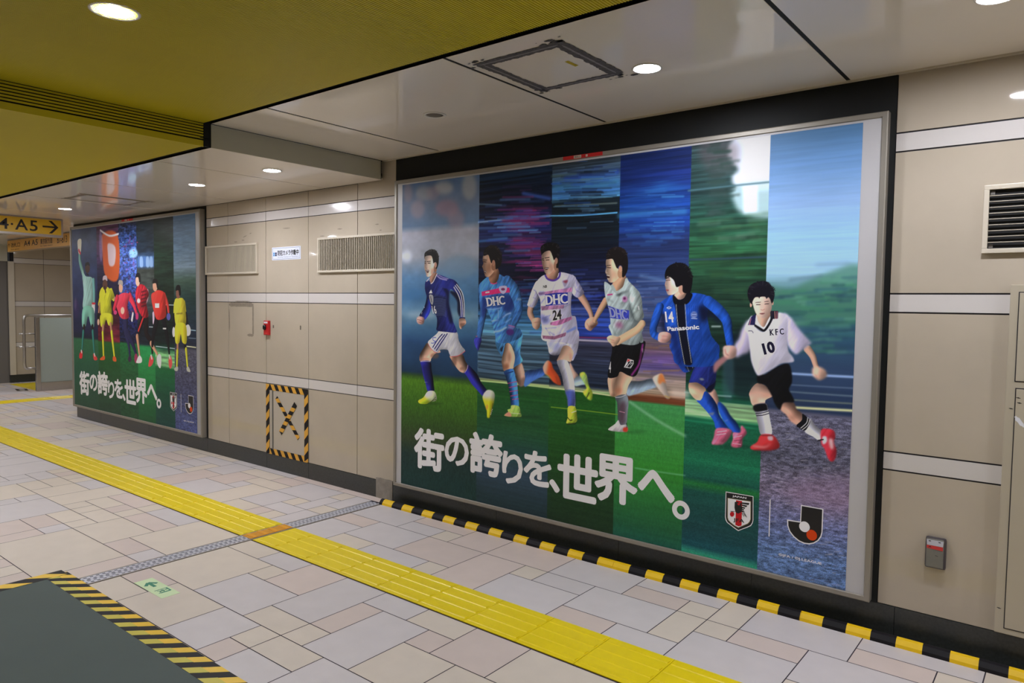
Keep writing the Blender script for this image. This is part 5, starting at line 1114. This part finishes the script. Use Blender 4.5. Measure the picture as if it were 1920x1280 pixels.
c2.column(326.5, 372, [(395,(74,104,140)),(450,(90,120,150)),(500,(120,144,164)),(525,(70,96,84)),(560,(40,66,66)),(620,(36,50,72)),(650,(40,46,66)),(656,(84,84,100)),(720,(70,72,100)),(810,(70,80,130))], .16, (5, 40), 8, None, (658, .6, 3, 8))
c2.crop = (130,420,.2265)
c2.poly((190,84,34),(275,80,400,90,405,450,300,430,275,250),2); c2.line((200,200,214),10,(255,50,330,95,405,80),1); c2.poly((190,190,210),(320,160,380,190,375,330,330,340,318,240),2,alpha=.8); c2.poly((150,130,180),(250,60,275,120,270,300,250,260),3,alpha=.6); c2.ell((60,40,90),60,700,20,80,5,.5); c2.ell((110,90,130),50,660,10,50,4,.5)
c2.ell((150,200,240),530,240,36,40,3,.8)
for k in range(60): c2.ell(R.choice([(190,60,100),(60,110,190),(140,180,220),(30,40,90),(60,150,160)]), 415+R.random()*150, 120+R.random()*480, 6, 5, 0, .6)
c2.limb((110,160,150),(112,400,16,88,310,14,84,240,11),sh=.4); c2.poly((206,196,180),(68,140,98,125,98,200,92,240,76,240)); c2.line((190,40,60),14,(78,215,90,240))
c2.poly((140,180,176),(105,380,135,430,190,445,212,540,214,640,200,700,115,700,118,560),sh=.35,fold=.1); c2.limb((110,170,170),(200,470,16,205,560,14,205,650,12),sh=.4); c2.poly((214,206,206),(186,660,210,660,208,740,190,730)); c2.line((200,50,60),10,(190,655,212,655))
c2.poly((116,176,160),(115,690,198,695,206,840,180,842,156,760,136,842,106,838),sh=.3); c2.limb((44,34,34),(122,845,12,116,890,10),sh=.3); c2.limb((44,34,34),(190,845,12,194,890,10),sh=.3); c2.limb((50,128,120),(116,890,12,104,1050,9),sh=.5); c2.limb((50,128,120),(194,890,13,206,1060,9),sh=.5); c2.poly((206,40,50),(85,1070,108,1045,106,1105,84,1108)); c2.poly((206,60,60),(198,1070,220,1090,232,1120,204,1122)); c2.line((220,214,210),10,(98,1045,102,1060)); c2.line((220,214,210),10,(206,1072,210,1088))
c2.ell((78,54,46),150,365,20,40); c2.poly((30,26,26),(132,350,134,322,160,315,170,345,150,338)); c2.line((40,30,30),8,(142,410,158,420))
c2.limb((190,190,40),(268,580,20,246,660,12),sh=.3); c2.limb((176,126,96),(250,660,9,240,780,9),sh=.4); c2.poly((30,26,30),(232,740,250,740,248,790,232,790)); c2.ell((206,170,150),240,810,9,26); c2.limb((200,200,40),(345,560,20,365,610,16),sh=.3); c2.limb((176,126,96),(370,610,11,440,680,8),sh=.4)
c2.poly((196,196,40),(248,580,265,530,300,512,345,545,372,600,345,640,347,745,265,748,255,650),sh=.35,fold=.12); c2.poly((200,200,44),(262,745,350,745,358,830,325,838,304,790,285,852,258,835),sh=.3); c2.limb((180,130,100),(280,850,14,276,900,12),sh=.4); c2.limb((180,130,100),(342,830,13,350,900,12),sh=.4); c2.limb((206,206,44),(276,900,12,284,1090,9),sh=.4); c2.limb((206,206,44),(350,895,13,372,1090,9),sh=.4); c2.poly((220,90,40),(256,1110,290,1088,292,1120,258,1124)); c2.poly((220,90,40),(362,1095,384,1100,388,1134,362,1130))
c2.ell((96,62,50),295,500,20,44); c2.poly((176,160,170),(276,465,282,430,308,428,314,470,295,458)); c2.line((50,30,28),12,(292,520,300,560),1)
c2.limb((44,44,84),(462,790,30,470,900,22,492,1000,13,500,1080,10),sh=.4); c2.limb((40,40,78),(480,900,24,520,980,18,552,1070,12),sh=.4); c2.ell((60,40,70),500,1115,14,26); c2.ell((150,50,90),552,1110,14,40)
c2.limb((206,46,70),(500,600,22,535,670,16,552,725,12),sh=.3); c2.ell((190,50,110),560,760,12,30); c2.poly((206,54,74),(380,620,440,570,500,585,480,680,492,772,430,778,395,700),sh=.35,fold=.1); c2.limb((200,46,70),(395,610,18,370,700,14),sh=.3); c2.ell((196,60,120),380,730,14,18); c2.ell((210,170,150),440,715,16,30,1); c2.ell((196,150,120),426,525,16,42); c2.poly((150,140,130),(404,500,412,464,440,470,440,510,420,496))
c2.crop = (240,420,.2265)
c2.poly((70,110,170),(80,268,212,266,212,352,80,354),1,smooth=False)
for x in (98,150,180): c2.poly((150,180,210),(x,275,x+22,275,x+26,350,x,350),1,alpha=.7)
c2.line((190,206,214),5,(300,665,380,668),0,.8); c2.line((200,210,214),5,(175,848,212,850),0,.8); c2.line((190,206,214),5,(230,1008,385,1028),0,.8); c2.line((150,180,200),5,(518,874,558,878)); c2.line((220,220,170),6,(485,1008,560,1018)); c2.line((110,130,150),4,(500,940,560,944))
c2.limb((190,150,160),(160,560,16,160,610,12,130,680,10),sh=.4); c2.limb((36,26,30),(150,790,26,150,900,20,190,970,14,200,1060,9),sh=.3); c2.limb((34,26,30),(120,780,22,90,880,18),sh=.3); c2.line((200,50,50),12,(125,770,85,880)); c2.limb((190,140,110),(76,930,16,95,1080,9),sh=.4); c2.poly((220,206,206),(70,1130,92,1085,114,1110,110,1145,72,1148)); c2.limb((200,150,120),(190,985,14,240,1070,10),sh=.4); c2.poly((206,216,200),(238,1100,262,1072,276,1110,268,1190,244,1160))
c2.poly((170,32,46),(62,560,95,500,140,512,172,580,152,650,168,760,120,768,75,680),sh=.35,fold=.3)
for k in range(5): c2.line((50,18,30),7,(110,560+k*30,150,548+k*30),1,.7)
c2.ell((206,206,210),88,634,14,20,1); c2.limb((206,206,210),(40,740,9,32,790,10),sh=.3); c2.ell((206,166,140),80,470,18,44); c2.poly((26,22,26),(62,440,70,408,98,408,104,470,92,480,84,440))
c2.limb((206,60,54),(298,590,18,325,660,14,334,720,12),sh=.3); c2.ell((90,90,170),335,765,16,30); c2.limb((190,170,190),(210,740,12,212,810,12),sh=.3); c2.limb((26,24,32),(235,800,24,212,900,20,200,1000,12),sh=.3); c2.limb((26,24,32),(290,780,24,318,900,18,340,1060,10),sh=.3); c2.poly((216,70,70),(168,1170,186,1085,210,1110,206,1150,186,1176)); c2.line((220,210,206),12,(190,1085,196,1110)); c2.poly((220,80,80),(336,1110,352,1088,366,1150,352,1196,338,1170)); c2.line((220,210,210),10,(340,1085,346,1110))
c2.poly((222,56,48),(192,590,220,560,255,545,305,575,312,680,310,768,240,788,208,700),sh=.35,fold=.1); c2.poly((220,214,214),(222,655,258,655,258,692,224,692),smooth=False); c2.ell((200,150,124),224,510,20,46); c2.poly((30,26,26),(202,490,210,455,238,456,250,500,240,530,230,490)); c2.line((200,210,206),8,(290,862,312,862))
c2.limb((206,200,50),(388,660,14,382,730,10),sh=.3); c2.limb((30,26,34),(380,750,11,378,850,11),sh=.3); c2.ell((220,216,216),378,892,12,42); c2.limb((206,196,50),(462,650,15,474,730,12),sh=.3); c2.limb((40,32,38),(478,740,12,490,830,12),sh=.3); c2.poly((216,216,222),(476,850,500,830,518,870,512,915,486,920))
c2.limb((180,130,100),(410,980,12,410,1050,10),sh=.3); c2.limb((30,26,34),(468,985,12,474,1030,10),sh=.3); c2.limb((200,200,50),(408,1050,13,404,1180,9),sh=.4); c2.limb((200,200,50),(480,1035,13,492,1180,9),sh=.4); c2.poly((170,170,160),(384,1190,412,1178,410,1212,386,1210)); c2.poly((170,170,160),(484,1190,500,1178,516,1220,490,1216))
c2.poly((214,200,50),(384,640,420,612,460,622,476,720,474,830,396,835),sh=.35,fold=.1); c2.poly((220,206,44),(394,830,476,830,484,978,450,978,436,910,424,980,392,976),sh=.3); c2.line((90,80,40),6,(400,740,448,736),1,.7); c2.ell((140,96,80),414,572,18,44); c2.poly((28,24,26),(394,550,402,508,430,510,438,580,424,590,416,548))
p2 = c2.to_object('poster_print', small)
del c2

# ------------------------------------------------------------------ lettering and emblems printed on both posters
def q2(x, y, dx=0.0):
    a, b = wall_pt(x, y, PY); return (a+dx, b)
def Zc(x, y): return (740+x*.30208, 760+y*.30208)
SLOGAN = [('街',120,308,(215,146),(215,402)),('の',310,461,(385,192),(385,374)),('誇',463,672,(567,172),(567,436)),('り',667,796,(730,288),(730,490)),('を',800,974,(880,282),(890,502)),('、',958,1026,(990,458),(990,540)),
 ('世',1010,1262,(1136,304),(1136,592)),('界',1240,1510,(1375,310),(1400,616)),('へ',1507,1742,(1610,400),(1712,607)),('。',1722,1832,(1778,590),(1778,708))]
def slogan(mb, dx, y):
    for ch, xl, xr, t_, b_ in SLOGAN:
        ax = q2(*Zc(xl, (t_[1]+b_[1])/2), dx)[0]; bx = q2(*Zc(xr, (t_[1]+b_[1])/2), dx)[0]
        zt = q2(*Zc(*t_), dx)[1]; zb = q2(*Zc(*b_), dx)[1]
        if ch == '。':
            cx, cz, rx, rz = (ax+bx)/2, (zt+zb)/2, (bx-ax)/2, (zt-zb)/2
            for k in range(40):
                a, b = 2*math.pi*k/40, 2*math.pi*(k+1)/40
                mb.face([(cx+rx*u*math.cos(c), y, cz+rz*u*math.sin(c)) for c, u in ((a,1),(b,1),(b,.46),(a,.46))], 0)
        else: add_text(mb, ch, (ax, y, zb), (bx-ax, 0, 0), (0, 0, zt-zb), 0, 0.0, bold={'、': (.14, .12), 'へ': (.045, .075)}.get(ch, (.036, .036)))
def Lc(x, y): return (1340+x*.125, 910+y*.125)
def lpoly(mb, flat, mi, y, dx, smooth=False):
    p = [q2(*Lc(flat[i], flat[i+1]), dx) for i in range(0, len(flat), 2)]
    if smooth: p = [tuple(v) for v in catmull(p, True, 4)]
    mb.face([(a, y, b) for a, b in p], mi)
def ltext(mb, s, tl, tr, bl, mi, y, dx, wt=0.0, crop=Lc):
    a, b, c = q2(*crop(*tl), dx), q2(*crop(*tr), dx), q2(*crop(*bl), dx)
    add_text(mb, s, (c[0], y, c[1]), (b[0]-a[0], 0, b[1]-a[1]), (a[0]-c[0], 0, a[1]-c[1]), mi, wt)
def emblems(parent, dx):
    y = PY - .0004
    W_, K_, R_, O_, G_ = range(5)
    mb = MB()
    sh = (166,88,582,160,580,520,572,560,545,605,490,630,420,655,355,682,300,645,230,590,185,555,165,520,155,470)
    lpoly(mb, sh, W_, y, dx)
    lpoly(mb, (176,102,572,168,570,520,560,560,535,595,480,620,420,643,356,668,308,635,240,583,195,548,176,510,167,465), K_, y-.0002, dx)
    lpoly(mb, (192,182,546,234,544,505,530,545,500,575,440,600,356,636,290,600,235,555,205,525,190,480), G_, y-.0004, dx)
    lpoly(mb, (200,190,538,241,536,503,522,538,495,568,436,592,357,626,295,592,240,548,212,519,198,476), W_, y-.0006, dx)
    lpoly(mb, (322,218,414,232,404,600,360,610,312,590), R_, y-.0008, dx)
    lpoly(mb, (302,245,345,240,372,262,408,250,400,300,420,330,400,400,350,420,312,395,298,330), K_, y-.0010, dx)
    for f in ((410,250,525,262,510,290,408,272),(408,282,492,300,476,322,404,300),(404,312,462,332,448,350,400,326),(400,340,446,358,430,374,396,352),(400,368,452,386,420,400,396,384)): lpoly(mb, f, K_, y-.0011, dx)
    for f in ((420,402,428,400,468,460,460,462),(404,410,412,408,446,462,438,464),(436,396,444,394,488,474,480,474)): lpoly(mb, f, K_, y-.0011, dx)
    lpoly(mb, (340,262,390,262,372,296,350,290), R_, y-.0012, dx)
    lpoly(mb, (262,392,284,400,296,428,284,456,262,466,240,454,230,428,240,402), R_, y-.0012, dx, True)
    lpoly(mb, (240,380,300,386,304,394,240,388), K_, y-.0012, dx)
    ltext(mb, 'JAPAN', (266,142), (476,174), (266,176), W_, y-.0006, dx, .03)
    ltext(mb, 'JFA', (280,482), (446,506), (280,550), K_, y-.0014, dx, .02)
    lpoly(mb, (826,206,840,208,824,764,808,762), W_, y, dx)
    J = [1295,288,1632,350,1618,700,1600,770,1555,830,1490,868,1420,882,1340,872,1260,835,1180,770,1120,690,1090,600,1085,506,1282,540]
    lpoly(mb, J, W_, y, dx)
    lpoly(mb, (1308,306,1614,360,1602,700,1584,760,1542,818,1484,852,1418,864,1345,855,1268,820,1192,758,1134,682,1106,600,1104,528,1296,556), K_, y-.0003, dx)
    for c, r, m_ in (((1348,617), (80,80), W_), ((1457,742), (80,80), O_)):
        pts = []
        for k in range(24): a = 2*math.pi*k/24; pts += [c[0]+r[0]*math.cos(a), c[1]+r[1]*math.sin(a)+.16*r[0]*math.cos(a)]
        lpoly(mb, pts, m_, y-.0006, dx)
    ltext(mb, '©JFA / ©J.LEAGUE', (958,1010), (1604,1150), (962,1060), W_, y, dx, .012)
    o = mb.build('emblem_print', [M['inkw'], M['ink'], M['inkr'], M['inko'], M['inkg']], parent, fix=False)
    mb = MB(); slogan(mb, dx, y); mb.build('slogan_lettering', M['inkw'], parent, fix=False)
M['inkw'] = mat('print_white', rgb(250,248,252), .5, spec=.2); M['inkr'] = mat('print_red', rgb(206,34,44), .5, spec=.2)
M['inko'] = mat('print_orange', rgb(226,74,22), .5, spec=.2); M['inkg'] = mat('print_gold', rgb(150,136,92), .5, spec=.2); M['inkb'] = mat('print_pale_blue', rgb(170,178,226), .5, spec=.2)
M['inkn'] = mat('print_navy', rgb(34,30,58), .5, spec=.2)
emblems(big, 0.0); emblems(small, -5.775)
# shirt lettering on the large poster
mb = MB(); yy = PY - .0004
def crop_of(ox, oy, k): return lambda x, y: (ox+x*k, oy+y*k)
F2, F3, F4, F4b, F5, F6 = crop_of(880,440,.15625), crop_of(980,440,.15625), crop_of(1090,450,.1484), crop_of(1120,610,.1641), crop_of(1210,480,.15625), crop_of(1340,515,.15625)
F1, F1b = crop_of(760,450,.1484), crop_of(760,620,.14064)
def serif(s, tl, tr, bl, mi, crop, wt=.0, feet=(), bold=None):
    """one word printed on a shirt; feet = stem positions that get serifs (u, half width)"""
    mb = MB(); a, b, c = q2(*crop(*tl)), q2(*crop(*tr)), q2(*crop(*bl)); P0 = Vector((c[0], yy, c[1])); ux = Vector((b[0]-a[0], 0, b[1]-a[1])); uy = Vector((a[0]-c[0], 0, a[1]-c[1]))
    add_text(mb, s, P0, ux, uy, mi, wt, bold)
    for u, h in feet:
        for v0, v1 in ((0, .07), (.93, 1)): mb.face([P0+ux*p+uy*q for p, q in ((u-h, v0), (u+h, v0), (u+h, v1), (u-h, v1))], mi)
    mb.build('shirt_lettering', [M['inkw'], M['ink'], M['inkr'], M['inko'], M['inkb'], M['inkn']], big, fix=False)
DF = ((.035,.07),(.385,.07),(.625,.07)); DB = (.022,.012)
serif('DHC', (200,756), (418,728), (216,860), 0, F2, 0, DF, DB)
serif('DHC', (270,726), (536,704), (278,842), 0, F3, 0, DF, DB)
serif('DHC', (346,846), (574,890), (368,970), 4, F4, 0, DF, DB)
serif('24', (358,908), (464,892), (362,1028), 1, F3, .03)
serif('NB', (246,608), (292,602), (246,640), 1, F3, .03)
serif('14', (232,664), (332,664), (246,794), 0, F5, .03)
serif('Panasonic', (260,848), (640,820), (268,902), 0, F5, .035)
serif('K F C', (658,656), (828,642), (664,728), 5, F6, 0, ((.04,.07),(.24,.05),(.46,.07)), (.018,.02))
serif('10', (560,826), (700,790), (596,962), 5, F6, .05)
serif('16', (330,828), (378,826), (352,930), 0, F1, .02)
serif('4', (136,412), (158,412), (132,540), 0, F4b, .02)
# red date strips on the top frame rails
for par, dx, nm in ((big, 0.0, 'a'), (small, -5.775, 'b')):
    a, zt = wall_pt(1055, 299, -.0525); b, zb = wall_pt(1126, 291, -.0525)
    mb = MB(); mb.box(-2.39+dx, -2.125+dx, -.0536, -.0515, 2.2815, 2.302, 0); mb.build('red_strip', M['red'], par)
    mb = MB(); mb.box(-2.315+dx, -2.265+dx, -.0542, -.0535, 2.284, 2.300, 0)
    add_text(mb, '掲出 3', (-2.31+dx, -.0545, 2.286), (.038, 0, 0), (0, 0, .011), 1, .01)
    mb.build('paper_label', [M['cream'], M['ink']], par, fix=False)
    mb = MB(); mb.box(-2.235+dx, -2.222+dx, -.0542, -.0535, 2.286, 2.298, 0); mb.build('small_label', M['cream'], par)
